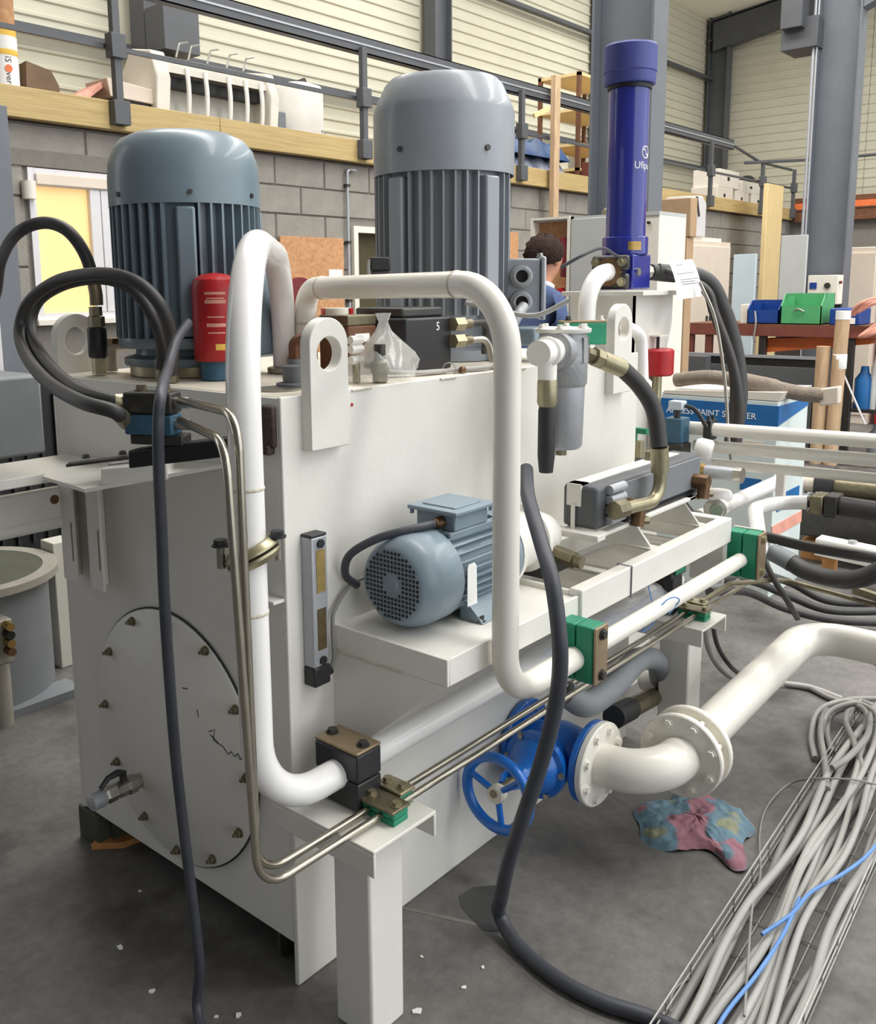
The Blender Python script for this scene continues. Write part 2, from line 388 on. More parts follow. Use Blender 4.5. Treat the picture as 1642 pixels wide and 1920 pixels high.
struct(MB().box(14.05, 14.2, -8, 3.76, 2.705, 2.78), 'trim_beam_top', 'rust', bev=.004)
# roof with rooflights; the frames carry it
def roofz(y): return 5.9+(5.6-y)*.13
rf = MB()
XL = [(-6, 1.5), (2.6, 5.6), (6.7, 9.7), (10.8, 15.4)]
for a, b in XL: rf.add([(a, 5.8, roofz(5.8)), (b, 5.8, roofz(5.8)), (b, -8, roofz(-8)), (a, -8, roofz(-8))], [(0, 1, 2, 3)])
for a, b in ((-6, 15.4),):
    rf.add([(a, 5.8, roofz(5.8)), (b, 5.8, roofz(5.8)), (b, 4.6, roofz(4.6)), (a, 4.6, roofz(4.6))], [(0, 1, 2, 3)])
struct(rf, 'ceiling', 'roof', smooth=0)
for (a, b) in ((1.5, 2.6), (5.6, 6.7), (9.7, 10.8)):
    struct(MB().add([(a, 4.6, roofz(4.6)), (b, 4.6, roofz(4.6)), (b, -8, roofz(-8)), (a, -8, roofz(-8))], [(0, 1, 2, 3)]), 'ceiling_rooflight', 'rooflight', smooth=0)
for x in (.1, 4.35, 8.68, 14.9):
    b = MB()
    for dz, hw, hh in ((-.32, .09, .01), (0, .09, .01), (-.16, .005, .16)):
        b.obox((x, -1.1, roofz(-1.1)-.06+dz), (hw, 0, 0), (0, 6.7, -6.7*.13), (0, 0, hh))
    struct(b, 'ceiling_rafter', 'dark_grey_paint')
for y in (3.2, 1.2, -.8, -2.8): struct(MB().box(-6, 15.2, y-.03, y+.03, roofz(y)-.09, roofz(y)-.02), 'ceiling_purlin', 'dark_grey_paint')
b = MB()
b.prism([(14.8, 5.5, 5.35), (14.8, 5.5, 5.8), (14.8, 3.4, 6.1), (14.8, 3.6, 5.72)], (.2, 0, 0)); struct(b, 'ceiling_haunch', 'dark_grey_paint', smooth=0)
# middle row of columns
c1 = ibeam('column_1', (4.35, 1.56, 0), 0, roofz(1.5)-.2, .42, .19, (0, 1, 0))
c2 = ibeam('column_2', (8.68, 1.62, 0), 0, roofz(1.5)-.2, .40, .19, (0, 1, 0))
c3 = ibeam('column_3', (V((1.297, 3.5, 1.909)).x-.10, 3.62, 0), 0, 2.455, .22, .2, (0, 1, 0))
MB().cyl((8.56, 1.83, 1.0), (8.56, 1.83, 6), .014, n=10).cyl((8.56, 1.80, 1.0), (8.56, 1.80, 6), .01, n=10).build('conduit', 'alu', c2)
struct(MB().box(8.5, 8.9, 1.78, 2.12, 3.72, 4.0).box(8.4, 8.75, 1.9, 2.1, 3.9, 4.5), 'column_bracket', 'dark_grey_paint', bev=.005)
struct(MB().obox((8.68, .2, 4.62), (.08, 0, 0), (0, 1.25, -.55), (0, .03, .06)), 'column_brace', 'col_grey', bev=.004)
struct(MB().box(8.6, 8.76, -8, 1.4, 4.35, 4.62), 'ceiling_crane_beam', 'dark_grey_paint', bev=.004)
# unseen dark wall added behind the viewer to shade the tank end, the other side is the open loading gate
struct(MB().box(-4.2, -4, -10, 7, 0, 7.6), 'wall_light_block', 'dark_grey_paint', smooth=0)
# ------------------------------------------------------------------ guard rail of the mezzanine
gr = thing('guard_rail', 'dark grey steel guard rail along the timber edge of the mezzanine', 'railing', (6, 3.8, 2.6))
b = MB()
b.box(-1, 11.6, 3.775, 3.783, 3.27, 3.39).box(-1, 11.6, 3.775, 3.85, 3.382, 3.39).box(-1, 11.6, 3.775, 3.85, 3.27, 3.278)
b.build('top_rail', 'dark_grey_paint', gr, smooth=0)
MB().box(-1, 11.6, 3.768, 3.774, 3.325, 3.338).build('rail_strip', 'alu', gr, smooth=0)
MB().box(-1, 13.9, 3.79, 3.81, 2.92, 2.948).build('mid_rail', 'dark_grey_paint', gr, smooth=0)
for x in (-.05, 2.12, 4.28, 6.45, 8.62, 10.8, 12.6, 13.9):
    p = MB().box(x-.025, x+.025, 3.72, 3.765, 2.48, 3.30 if x < 11.6 else 3.2).build('post', 'dark_grey_paint', gr, bev=.003)
    MB().box(x-.05, x+.05, 3.70, 3.775, 2.86, 3.0).build('clamp_plate', 'dark_grey_paint', p, bev=.004)
    MB().box(x-.055, x+.055, 3.70, 3.765, 2.48, 2.62).build('foot_plate', 'dark_grey_paint', p, bev=.004)
MB().tube([(11.6, 3.79, 3.33), (12.6, 3.79, 3.2), (13.9, 3.79, 3.2)], .02, n=8).build('hand_rail', 'dark_grey_paint', gr)
MB().tube([(12.2, 3.85, 3.16), (13.95, 3.3, 3.32), (13.95, -4, 3.32)], .022, n=8).build('hand_rail', 'dark_grey_paint', gr)
# ================================================================== OIL TANK
TK = thing('oil_tank', 'large cream steel oil tank of the hydraulic power unit', 'oil tank', (.75, .43, 0))
TL, TW, TH = 1.50, .87, 1.29
MB().box(0, TL, 0, .012, 0, TH).build('side_panel', 'cream', TK, bev=.003)
MB().box(0, TL, TW-.012, TW, 0, TH).build('back_panel', 'cream', TK, bev=.003)
ep = MB().box(.001, .012, .012, TW-.012, .1, TH-.002).build('end_panel', 'cream', TK, bev=.002)
MB().box(TL-.012, TL-.001, .012, TW-.012, .1, TH-.002).build('end_panel', 'cream', TK, bev=.002)
MB().box(.012, TL-.012, .012, TW-.012, TH-.014, TH-.001).build('top_plate', 'cream_dirty', TK, smooth=0)
MB().box(.012, TL-.012, .012, TW-.012, .1, .112).build('bottom_plate', 'cream_dirty', TK, smooth=0)
for y0, y1 in ((.012, .1), (TW-.1, TW-.012)):
    MB().box(.03, TL-.03, y0, y1, 0, .01).box(.03, TL-.03, (y0 if y0 > .5 else y1-.008), (y0+.008 if y0 > .5 else y1), .01, .1).build('foot_channel', 'skirt_dark', TK, smooth=0)
# lifting lugs
def lug(x0, x1, z0, z1, y, t, zh, rh, label):
    cx = (x0+x1)/2; w_ = (x1-x0)/2; cz = zh; out = []; inn = []; n = 40
    cas = [math.atan2(z0-zh, s_*w_) % (2*math.pi) for s_ in (-1, 1)]; angs = [2*math.pi*i/n for i in range(n)]
    for ca in cas: angs[min(range(n), key=lambda k: abs(angs[k]-ca))] = ca
    for i in range(n):
        a = angs[i]; d = V((math.cos(a), 0, math.sin(a)))
        tmax = 9
        if abs(d.x) > 1e-6: tmax = min(tmax, w_/abs(d.x))
        if d.z < -1e-6: tmax = min(tmax, (zh-z0)/-d.z)
        if d.z > 0:   # round head
            ct = z1-w_-zh; bq = d.z*ct; disc = bq*bq-(ct*ct-w_*w_)
            t2 = bq+math.sqrt(max(disc, 0)); 
            if d.z*t2 > ct: tmax = min(tmax, t2)
        out.append((cx+d.x*tmax, y, cz+d.z*tmax)); inn.append((cx+rh*math.cos(a), y, cz+rh*math.sin(a)))
    return MB().ring(out, inn, (0, t, 0)).build('lifting_lug', 'cream', TK, smooth=30, bev=.002, label=label)
lug(.055, .163, 1.178, 1.442, -.028, .028, 1.37, .034, None)
lug(1.29, 1.40, 1.178, 1.444, -.028, .028, 1.37, .034, None)
lug(.02, .14, 1.18, 1.442, TW, .026, 1.372, .036, None)
# manhole cover with studs and a marker scribble
mc = MB().lathe([(.0, 0), (.312, 0), (.312, .008), (.309, .0105), (0, .0105)], (0, .42, .447), (-1, 0, 0), n=72, cap=False).build('manhole_cover', 'cream', TK, smooth=50)
MB().lathe([(.3125, 0), (.316, 0), (.316, .004), (.3125, .004), (.3125, 0)], (0, .42, .447), (-1, 0, 0), n=72, cap=False).build('gasket', 'black_rubber', mc)
for p in ((.547, .708), (.659, .602), (.693, .451), (.655, .305), (.542, .197), (.41, .160), (.27, .195), (.168, .303), (.135, .447), (.163, .597), (.261, .707), (.40, .735)):
    MB().hexbolt((-.0105, p[0], p[1]), (-1, 0, 0), .0085, .011).cyl((-.02, p[0], p[1]), (-.030, p[0], p[1]), .0045, n=8).build('stud', 'tarnish', mc)
def stroke(pts, r=.0016): return MB().tube([vv(p) for p in pts], r, n=6)
for s_ in ([(-0.01, 0.264, 0.513), (-0.01, 0.242, 0.525), (-0.01, 0.249, 0.497), (-0.01, 0.23, 0.494), (-0.01, 0.26, 0.507)],
           [(-0.01, 0.253, 0.506), (-0.01, 0.23, 0.495), (-0.01, 0.215, 0.493), (-0.01, 0.205, 0.486)],
           [(-0.01, 0.205, 0.486), (-0.01, 0.197, 0.481), (-0.01, 0.186, 0.491), (-0.01, 0.175, 0.483), (-0.01, 0.163, 0.494), (-0.011, 0.155, 0.483), (-0.01, 0.146, 0.49)],
           [(-0.01, 0.304, 0.554), (-0.01, 0.301, 0.536)], [(-0.01, 0.357, 0.591), (-0.01, 0.337, 0.594)]):
    stroke(s_).build('marker_writing', 'marker', mc)
MB().cyl((-.0012, .095, 1.135), (.002, .095, 1.135), .009, n=16).build('plugged_hole', 'black', TK)
# scorched plate by the top corner
MB().box(-.012, .0, .012, .055, 1.19, 1.272).box(-.02, .0, .02, .05, 1.175, 1.195).build('scorched_bracket', 'scorch', TK, bev=.004)
MB().box(-.03, .0, .006, .05, .873, .880).build('small_tab', 'cream', TK, bev=.001)
for x in (.2, .5, .8, 1.1): MB().cyl((x, -.001, TH-.004), (x+.06, -.001, TH-.004), .003, n=8).build('weld_bead', 'weld', TK)
MB().cyl((.20, -.0012, 1.256), (.20, .002, 1.256), .004, n=10).build('red_paint_dot', 'red', TK)
# drain cock
dv = thing('drain_valve', 'chrome drain ball valve with black lever at the foot of the tank end', 'valve', (-.08, .55, .27))
dd = V((-1, .02, -.02)); p0 = V((-.0, .552, .292))
MB().lathe([(0, 0), (.028, 0), (.028, .008), (.02, .014), (0, .014)], p0, dd, n=16).build('weld_socket', 'weld', dv)
MB().lathe([(.019, .01), (.019, .03), (.024, .03), (.024, .05), (.021, .055), (.021, .075), (.017, .08)], p0, dd, n=8).build('valve_body', 'steel', dv, smooth=20)
MB().lathe([(.017, .08), (.021, .082), (.021, .105), (.018, .112)], p0, dd, n=6).build('union_nut', 'steel', dv, smooth=20)
MB().lathe([(.019, .112), (.021, .116), (.021, .148), (.015, .152), (0, .152)], p0, dd, n=18).build('end_cap', 'alu', dv)
MB().cyl(p0+dd*.06, p0+dd*.06+Z_*.034, .009, n=12).build('stem', 'dark_steel', dv)
MB().tube([p0+dd*.055+Z_*.036, p0+dd*.075+Z_*.046, p0+dd*.10+Z_*.043, p0+dd*.122+Z_*.024], [.008, .009, .007, .006], n=8).build('lever', 'black_plastic', dv)
# oil level gauge
lg = thing('level_gauge', 'aluminium oil level gauge with amber sight windows on the tank side', 'gauge', (.063, -.02, .68))
MB().box(.042, .086, -.032, 0, .725, 1.002).build('housing', 'alu', lg, bev=.003)
MB().box(.042, .086, -.032, 0, 1.002, 1.008).build('top_cap', 'black_plastic', lg, bev=.002)
MB().box(.041, .087, -.034, 0, .683, .725).build('bottom_cap', 'black_plastic', lg, bev=.004)
MB().box(.054, .078, -.0335, -.03, .885, .975).build('sight_window', 'amber', lg)
MB().box(.054, .078, -.0335, -.03, .762, .85).build('sight_window', 'amber_dark', lg)
for z in (.988, .738): MB().cyl((.066, -.032, z), (.066, -.037, z), .009, n=16).build('screw_head', 'black_plastic', lg)
MB().cyl((.086, -.018, .70), (.102, -.018, .70), .009, n=12).build('cable_gland', 'black_plastic', lg)
one(MB().tube(spline([(.102, -.018, .70), (.112, -.018, .73), (.112, -.016, .80), (.124, -.014, .83), (.17, -.012, .868), (.22, -.01, .875)]), .0045, n=10), 'sensor_cable', 'cable_grey', 'thin grey sensor cable rising from the oil level gauge', 'cable')
# motor shelf, cooler frame: one welded shelf along the tank side
SH = thing('side_shelf', 'cream welded steel shelf and open frame on the tank side', 'shelf', (.8, -.15, .5))
MB().box(.135, .62, -.304, 0, .775, .787).build('shelf_plate', 'cream', SH, smooth=0)
MB().box(.135, .62, -.312, -.304, .735, .792).build('shelf_lip', 'cream', SH, bev=.002)
MB().box(.127, .135, -.312, 0, .735, .792).build('shelf_lip', 'cream', SH, bev=.002)
MB().prism([(.127, 0, .735), (.127, -.304, .735), (.127, -.10, .56), (.127, 0, .475)], (.008, 0, 0)).build('gusset', 'cream', SH, smooth=0)
MB().tube([(.126, -.01, .736), (.126, -.12, .7345), (.126, -.2, .736)], .003, n=6).build('weld_bead', 'weld', SH)
MB().box(.62, 1.505, -.320, -.285, .730, .806).build('front_rail', 'cream', SH, bev=.004)
MB().box(.62, 1.505, -.04, 0, .74, .80).build('rear_rail', 'cream', SH, bev=.004)
MB().box(1.47, 1.505, -.285, -.04, .730, .806).build('cross_bar', 'cream', SH, bev=.003)
MB().box(.62, .63, -.285, -.04, .70, .80).build('cross_bar', 'cream', SH, bev=.002)
MB().box(.80, .83, -.285, -.04, .786, .796).build('cross_bar', 'cream', SH, bev=.002)
MB().box(.63, 1.47, -.285, -.04, .715, .721).build('drip_pan', 'tray_pan', SH, smooth=0)
for x in (1.05, 1.36):
    MB().prism([(x, -.285, .80), (x, -.05, .80), (x, -.10, .895), (x, -.205, .895)], (.008, 0, 0)).build('cooler_bracket', 'cream', SH, smooth=0)
    MB().box(x-.012, x+.03, -.285, -.05, .80, .806).build('cooler_bracket_foot', 'cream', SH, smooth=0)
MB().box(.77, 1.45, -.19, -.165, .887, .897).build('cooler_rail', 'cream', SH, bev=.002)
MB().box(.77, 1.45, -.275, -.25, .887, .897).build('cooler_rail', 'cream', SH, bev=.002)
MB().box(.76, .80, -.28, -.15, .882, .898).build('cooler_rail', 'cream', SH, bev=.002)
MB().box(1.30, 1.34, -.275, -.165, .887, .897).build('cooler_rail', 'cream', SH, bev=.002)
# support legs with channels
def leg(x0, label):
    t = thing('support_leg', label, 'stand', (x0+.05, -.17, 0), 'pipe support stands')
    MB().box(x0, x0+.1, -.226, -.126, 0, .425).build('post', 'cream', t, bev=.006)
    MB().box(x0-.05, x0+.135, -.285, .0, .462, .470).build('channel_web', 'cream', t, bev=.002)
    for x in (x0-.05, x0+.128): MB().box(x, x+.007, -.285, .0, .415, .462).build('channel_flange', 'cream', t, bev=.002)
    MB().box(x0, x0+.1, -.226, -.126, .425, .462).build('head_plate', 'cream', t, smooth=0)
    return t
leg(-.01, 'cream square tube stand near the tank corner carrying pipe clamps')
leg(1.455, 'cream square tube stand further along the tank beside flanged pipe')
# ledge on the tank end, stiffeners, beam running to the left
LB = thing('ledge_bracket', 'cream steel ledge plate with two angle stiffeners on the tank end', 'bracket', (-.1, .5, .8))
tp = [V((-.2, .574, 1.094)), V((-.2, .40, 1.088)), V((-.001, .175, 1.139)), V((-.001, .80, 1.085))]
MB().prism(tp, (0, 0, -.008)).build('ledge_plate', 'cream', LB, smooth=0)
for ya, yb in ((.735, .795), (.612, .668)):
    MB().box(-.045, -.0, yb-.008, yb, .775, 1.082).build('angle_web', 'cream', LB, bev=.001)
    MB().box(-.045, -.037, ya, yb-.008, .775, 1.082).build('angle_flange', 'cream', LB, bev=.001)
    MB().box(-.0462, -.045, ya+.006, ya+.010, .83, .93).build('weld_seam', 'tarnish', LB, smooth=0)
# white clamp block with a flat iron
cb = thing('clamp_block', 'small white block with dark flat bar lying on the ledge', 'bracket', (-.1, .35, 1.1))
MB().obox((-.10, .345, 1.118), (.045, -.055, .006), (.03, .025, 0), (0, 0, .018)).build('block', 'cream', cb, bev=.003)
MB().obox((-.135, .40, 1.142), (.065, -.062, .009), (.010, .011, 0), (0, 0, .003)).build('flat_bar', 'dark_steel', cb, bev=.001)
for q in ((-.17, .437, 1.146), (-.115, .382, 1.152)): MB().hexbolt(q, (0, 0, 1), .007, .008).build('bolt', 'dark_steel', cb)
bm_ = thing('frame_beam', 'cream double rail running left from the tank end', 'beam', (-.5, .7, 1.0))
MB().obox((-.30, .72, 1.078), (.30, 0, 0), (0, .10, 0), (0, 0, .012)).build('upper_flange', 'cream', bm_, bev=.003)
MB().obox((-.60, .80, .975), (.60, 0, 0), (0, .012, 0), (0, 0, .04)).build('lower_rail', 'cream', bm_, bev=.006)
MB().cyl((-.06, .787, .985), (-.06, .789, .985), .012, n=16).build('bolt_hole', 'bronze', bm_)
MB().tube([(-1.2, .80, .925), (.0, .80, .925)], .018, n=14).build('round_pipe', 'cream', bm_)
# ================================================================== PIPEWORK
def clamp(name, lab, c, half, ax, mt, top_mt, bolt_mt, group=None, th=.006):
    # block clamp around a pipe along X; half = (along pipe, across, stack); ax = stack direction
    c = vv(c); ax = vv(ax); cr = X_.cross(ax); t = thing(name, lab, 'pipe clamp', c-ax*half[2], group)
    for s_ in (-1, 1):
        MB().obox(c+ax*(s_*half[2]/2), X_*half[0], cr*half[1], ax*(half[2]/2-.0012)).build('clamp_half', mt, t, bev=.004)
    MB().obox(c+ax*(half[2]+th/2), X_*half[0], cr*half[1], ax*(th/2)).build('cover_plate', top_mt, t, bev=.002)
    for s_ in (-1, 1): MB().hexbolt(c+ax*(half[2]+th)+cr*(s_*half[1]*.72), ax, .010, .009).build('bolt', bolt_mt, t)
    return t
# white pipe: out of the tank top, over the edge, down the corner and along the side
P1 = thing('return_pipe', 'white pipe arching over the tank corner and running low along the side', 'pipe', (-.19, -.12, .53))
pts = [(.385, .41, 1.292), (.385, .41, 1.57), (-.192, -.12, 1.595), (-.19, -.12, .538), (.02, -.12, .538), (1.62, -.10, .538)]
MB().tube(bend(pts, [.22, .30, .15, .0001], 14), .030, n=24).build('pipe', 'white_pipe', P1, smooth=60)
for z in (1.155, .93): MB().lathe([(.030, 0), (.0315, .002), (.0315, .005), (.030, .007)], (-.191, -.12, z), (0, 0, 1), n=24, cap=False).build('weld_ring', 'weld', P1)
MB().lathe([(.045, 0), (.045, .012), (.03, .016)], (.385, .41, 1.291), (0, 0, 1), n=20).build('flange', 'steel', P1)
# dark clamp on the first stand
clamp('pipe_clamp', 'black plastic block clamp with bronze cover plate around the white pipe', (.045, -.12, .534), (.035, .060, .060), (0, 0, 1), 'black_plastic', 'tan_steel', 'dark_steel')
clamp('pipe_clamp', 'black pipe clamp on the far stand under the cooler frame', (1.50, -.10, .534), (.035, .060, .060), (0, 0, 1), 'black_plastic', 'dark_steel', 'dark_steel')
# round two-shell clamp round the pipe halfway up
rc = thing('shell_clamp', 'round two-shell zinc clamp around the white pipe at the corner', 'pipe clamp', (-.19, -.12, 1.0))
MB().lathe([(.030, 0), (.042, 0), (.052, .010), (.052, .014), (.030, .016)], (-.191, -.12, 1.056), (.30, -.34, -1), n=28, cap=False).build('half_shell', 'zinc', rc)
MB().lathe([(.030, .017), (.052, .019), (.052, .024), (.042, .034), (.030, .034)], (-.191, -.12, 1.056), (.30, -.34, -1), n=28, cap=False).build('half_shell', 'zinc', rc)
for s_, zz in ((-1, 1.045), (1, 1.06)):
    q = V((-.191, -.12, zz-.03))+V((.66, -.75, 0))*(.05*s_)
    MB().cyl(q, q+Z_*.045, .008, n=10).build('clamp_bolt', 'steel', rc); MB().hexbolt(q+Z_*.04, (0, 0, 1), .012, .012).build('nut', 'black_plastic', rc)
# cream pipe: rises from the tank top, comes to the front, drops and runs along below the frame rail
P2 = thing('pressure_pipe', 'cream pipe with swan-neck bend dropping in front of the small motor', 'pipe', (.27, -.35, .676))
pts = [(.42, .365, 1.292), (.42, .365, 1.50), (.272, -.345, 1.505), (.267, -.35, .676), (.60, -.35, .676)]
MB().tube(bend(pts, [.055, .135, .095], 12), .027, n=24).build('pipe', 'cream_pipe', P2, smooth=60)
MB().tube([(.60, -.35, .676), (1.54, -.35, .68)], .0215, n=22).build('straight_pipe', 'cream_pipe', P2, smooth=60)
d = (V((.272, -.345, 1.505))-V((.42, .365, 1.50))).normalized()
for q, ax in ((V((.42, .365, 1.50))+d*.075, d), (V((.42, .365, 1.41)), Z_), (V((.42, .365, 1.50))+d*.575, d)):
    MB().lathe([(.027, 0), (.0287, .002), (.0287, .005), (.027, .007)], q, ax, n=24, cap=False).build('weld_ring', 'weld', P2)
MB().lathe([(.045, 0), (.045, .012), (.03, .016)], (.42, .365, 1.291), (0, 0, 1), n=20).build('flange', 'steel', P2)
clamp('pipe_clamp', 'green plastic pipe clamp with tan plate behind the black cable', (.565, -.352, .69), (.028, .066, .046), (0, -1, 0), 'green', 'tan_steel', 'dark_steel', 'green pipe clamps')
clamp('pipe_clamp', 'green plastic pipe clamp at the far end of the cream pipe', (1.535, -.352, .695), (.030, .070, .046), (0, -1, 0), 'green', 'tan_steel', 'zinc', 'green pipe clamps')
MB().box(1.49, 1.505, -.305, -.20, .60, .73).build('clamp_plate', 'cream', SH, bev=.002)
MB().box(1.556, 1.562, -.40, -.306, .62, .77).build('clamp_plate', 'cream', SH, bev=.002)
# bent white outlet behind the far green clamp with split flange and big hose
P3 = thing('outlet_pipe', 'short white double-bent pipe leaving the far green clamp', 'pipe', (1.6, -.35, .68))
pts = [(1.565, -.352, .68), (1.64, -.36, .685), (1.8, -0.28, 0.77), (2, -0.279, 0.757), (1.98, -0.407, 0.779)]
pp = bend(pts, [.03, .06, .07], 8)
MB().tube(pp, .024, n=20).build('pipe', 'white_pipe', P3, smooth=60)
e0 = V(pts[-1]); dd = V((0, -1, .0))
MB().lathe([(.024, -.012), (.030, -.012), (.030, 0)], e0, dd, n=18).build('collar', 'black', P3)
MB().obox(e0+dd*.02, dd*.02, X_*.045, Z_*.032).build('split_flange', 'tarnish', P3, bev=.006)
MB().obox(e0+dd*.062, dd*.02, X_*.04, Z_*.036).build('flange_block', 'dark_steel', P3, bev=.004)
for sx in (-1, 1):
    for sz in (-1, 1): MB().hexbolt(e0+X_*(sx*.033)+Z_*(sz*.02), -dd, .008, .010).build('bolt', 'steel', P3)
one(MB().lathe([(.03, 0), (.033, .01), (.033, .11), (.036, .12), (.036, .6)], e0+dd*.082, (0, -1, -.02), n=20), 'pressure_hose', 'hose_black', 'thick black hose leaving the split flange to the right', 'hose')
# large flanged suction line on the floor side
P4 = thing('flanged_pipe', 'large cream pipe with bolted flanges and elbows beside the blue valve', 'pipe', (1.2, -.4, .14))
def flange(o, d, r, t, par, mt, nb=8, rb=.8, bmt=None, both=False):
    o, d = vv(o), vv(d).normalized(); MB().lathe([(0, 0), (r-.003, 0), (r, .003), (r, t-.003), (r-.003, t), (0, t)], o, d, n=40, cap=False).build('flange', mt, par)
    x, y, _ = frame(d)
    for i in range(nb):
        a = 2*math.pi*(i+.5)/nb; q = o+x*(r*rb*math.cos(a))+y*(r*rb*math.sin(a))
        MB().hexbolt(q+d*t, d, .0105, .010).build('flange_bolt', bmt or mt, par)
        if both: MB().hexbolt(q, -d, .0105, .010).build('flange_bolt', bmt or mt, par)
VZ = .252
flange((.86, -.235, VZ), (0, -1, 0), .112, .02, P4, 'cream_pipe')
MB().tube(bend([(.86, -.25, VZ), (.86, -.415, VZ+.016), (.995, -.415, VZ+.03)], .115, 14), .056, n=32).build('elbow', 'cream_pipe', P4, smooth=60)
flange((.998, -.415, VZ+.03), (-1, 0, 0), .112, .02, P4, 'cream_pipe')
flange((1.036, -.415, VZ+.031), (1, 0, 0), .112, .02, P4, 'cream_pipe', both=False)
MB().cyl((.998, -.415, VZ+.03), (1.038, -.415, VZ+.031), .085, n=32).build('gasket', 'cream_dirty', P4)
for i in range(8):
    a = 2*math.pi*(i+.5)/8; x, y, _ = frame((1, 0, 0)); q = V((.998, -.415, VZ+.03))+x*(.09*math.cos(a))+y*(.09*math.sin(a))
    MB().cyl(q, q+X_*.04, .007, n=8).build('stud', 'cream_pipe', P4)
pts = [(1.05, -.415, VZ+.031), (2.03, -.40, .305), (2.05, -1.6, .305)]
MB().tube(bend(pts, [.13], 12), .055, n=32).build('pipe', 'cream_pipe', P4, smooth=60)
MB().lathe([(.055, 0), (.0565, .002), (.0565, .005), (.055, .007)], (2.04, -.62, .30), (0, -1, 0), n=32, cap=False).build('weld_ring', 'weld', P4)
# blue gate valve
BV = thing('gate_valve', 'blue cast gate valve with spoked handwheel on the tank side', 'valve', (.86, -.12, .12))
flange((.86, -.006, VZ), (0, -1, 0), .110, .02, BV, 'valve_blue', bmt='valve_blue')
flange((.86, -.214, VZ), (0, -1, 0), .110, .02, BV, 'valve_blue', nb=0)
MB().lathe([(.06, 0), (.058, .03), (.075, .07), (.08, .11), (.075, .15), (.058, .19), (.06, .21)], (.86, -.02, VZ), (0, -1, 0), n=32).build('valve_body', 'valve_blue', BV)
MB().lathe([(.07, 0), (.072, .06), (.078, .09), (.09, .10), (.09, .118), (.075, .122), (.07, .14), (.045, .165), (.03, .18), (.028, .20)], (.86, -.12, VZ), (-1, 0, 0), n=32).build('bonnet', 'valve_blue', BV)
for i in range(6):
    a = 2*math.pi*i/6; MB().hexbolt((.86-.118, -.12+.082*math.cos(a), VZ+.082*math.sin(a)), (-1, 0, 0), .008, .008).build('bonnet_bolt', 'steel', BV)
for s_ in (-1, 1): MB().tube([(.70, -.12+s_*.035, VZ), (.64, -.12+s_*.03, VZ), (.61, -.12+s_*.012, VZ)], .009, n=10).build('yoke', 'valve_blue', BV)
MB().cyl((.68, -.12, VZ), (.555, -.12, VZ), .010, n=14).build('stem', 'tarnish', BV)
wc_ = V((.572, -.122, VZ-.004))
hw = MB().tube([wc_+Y_*(.094*math.cos(2*math.pi*i/40))+Z_*(.094*math.sin(2*math.pi*i/40)) for i in range(40)], .0138, n=12, closed=True).build('handwheel', 'valve_blue', BV)
for a in (.35, 2.45, 4.55): MB().tube([wc_+(Y_*math.cos(a)+Z_*math.sin(a))*.015, wc_+(Y_*math.cos(a)+Z_*math.sin(a))*.092], .008, n=8).build('spoke', 'valve_blue', hw)
MB().lathe([(0, -.012), (.022, -.012), (.024, 0), (.022, .014), (0, .014)], wc_, (-1, 0, 0), n=18).build('hub', 'cream_dirty', hw)
# grey suction hose and fittings under the frame, behind the green clamp
HS = thing('suction_hose', 'thick grey suction hose curving under the cooler frame', 'hose', (1.15, -.15, .3))
hp = spline([(0.759, -0.2, 0.471), (0.817, -0.23, 0.431), (0.959, -0.23, 0.433), (1.157, -0.2, 0.433), (1.387, -0.15, 0.343), (1.531, -0.1, 0.219)], 10)
MB().tube(hp, .034, n=22).build('hose', 'pit_grey', HS, smooth=60)
MB().tube([hp[-1], hp[-1]+V((.01, .06, -.02))], .038, n=20).build('hose_cuff', 'cream', HS)
FT = thing('brass_fitting', 'tarnished pipe fitting below the grey suction hose', 'fitting', (1.278, -0.12, 0.215))
f0, f1 = V((1.118, -0.15, 0.257)), V((1.563, -0.1, 0.171))
MB().cyl(f0, f0.lerp(f1, .3), .034, n=20).build('rubber_sleeve', 'black_rubber', FT); MB().cyl(f0.lerp(f1, .3), f0.lerp(f1, .75), .030, n=8).build('hex_nut', 'tarnish', FT); MB().cyl(f0.lerp(f1, .75), f1, .022, n=16).build('pipe_stub', 'bronze', FT)
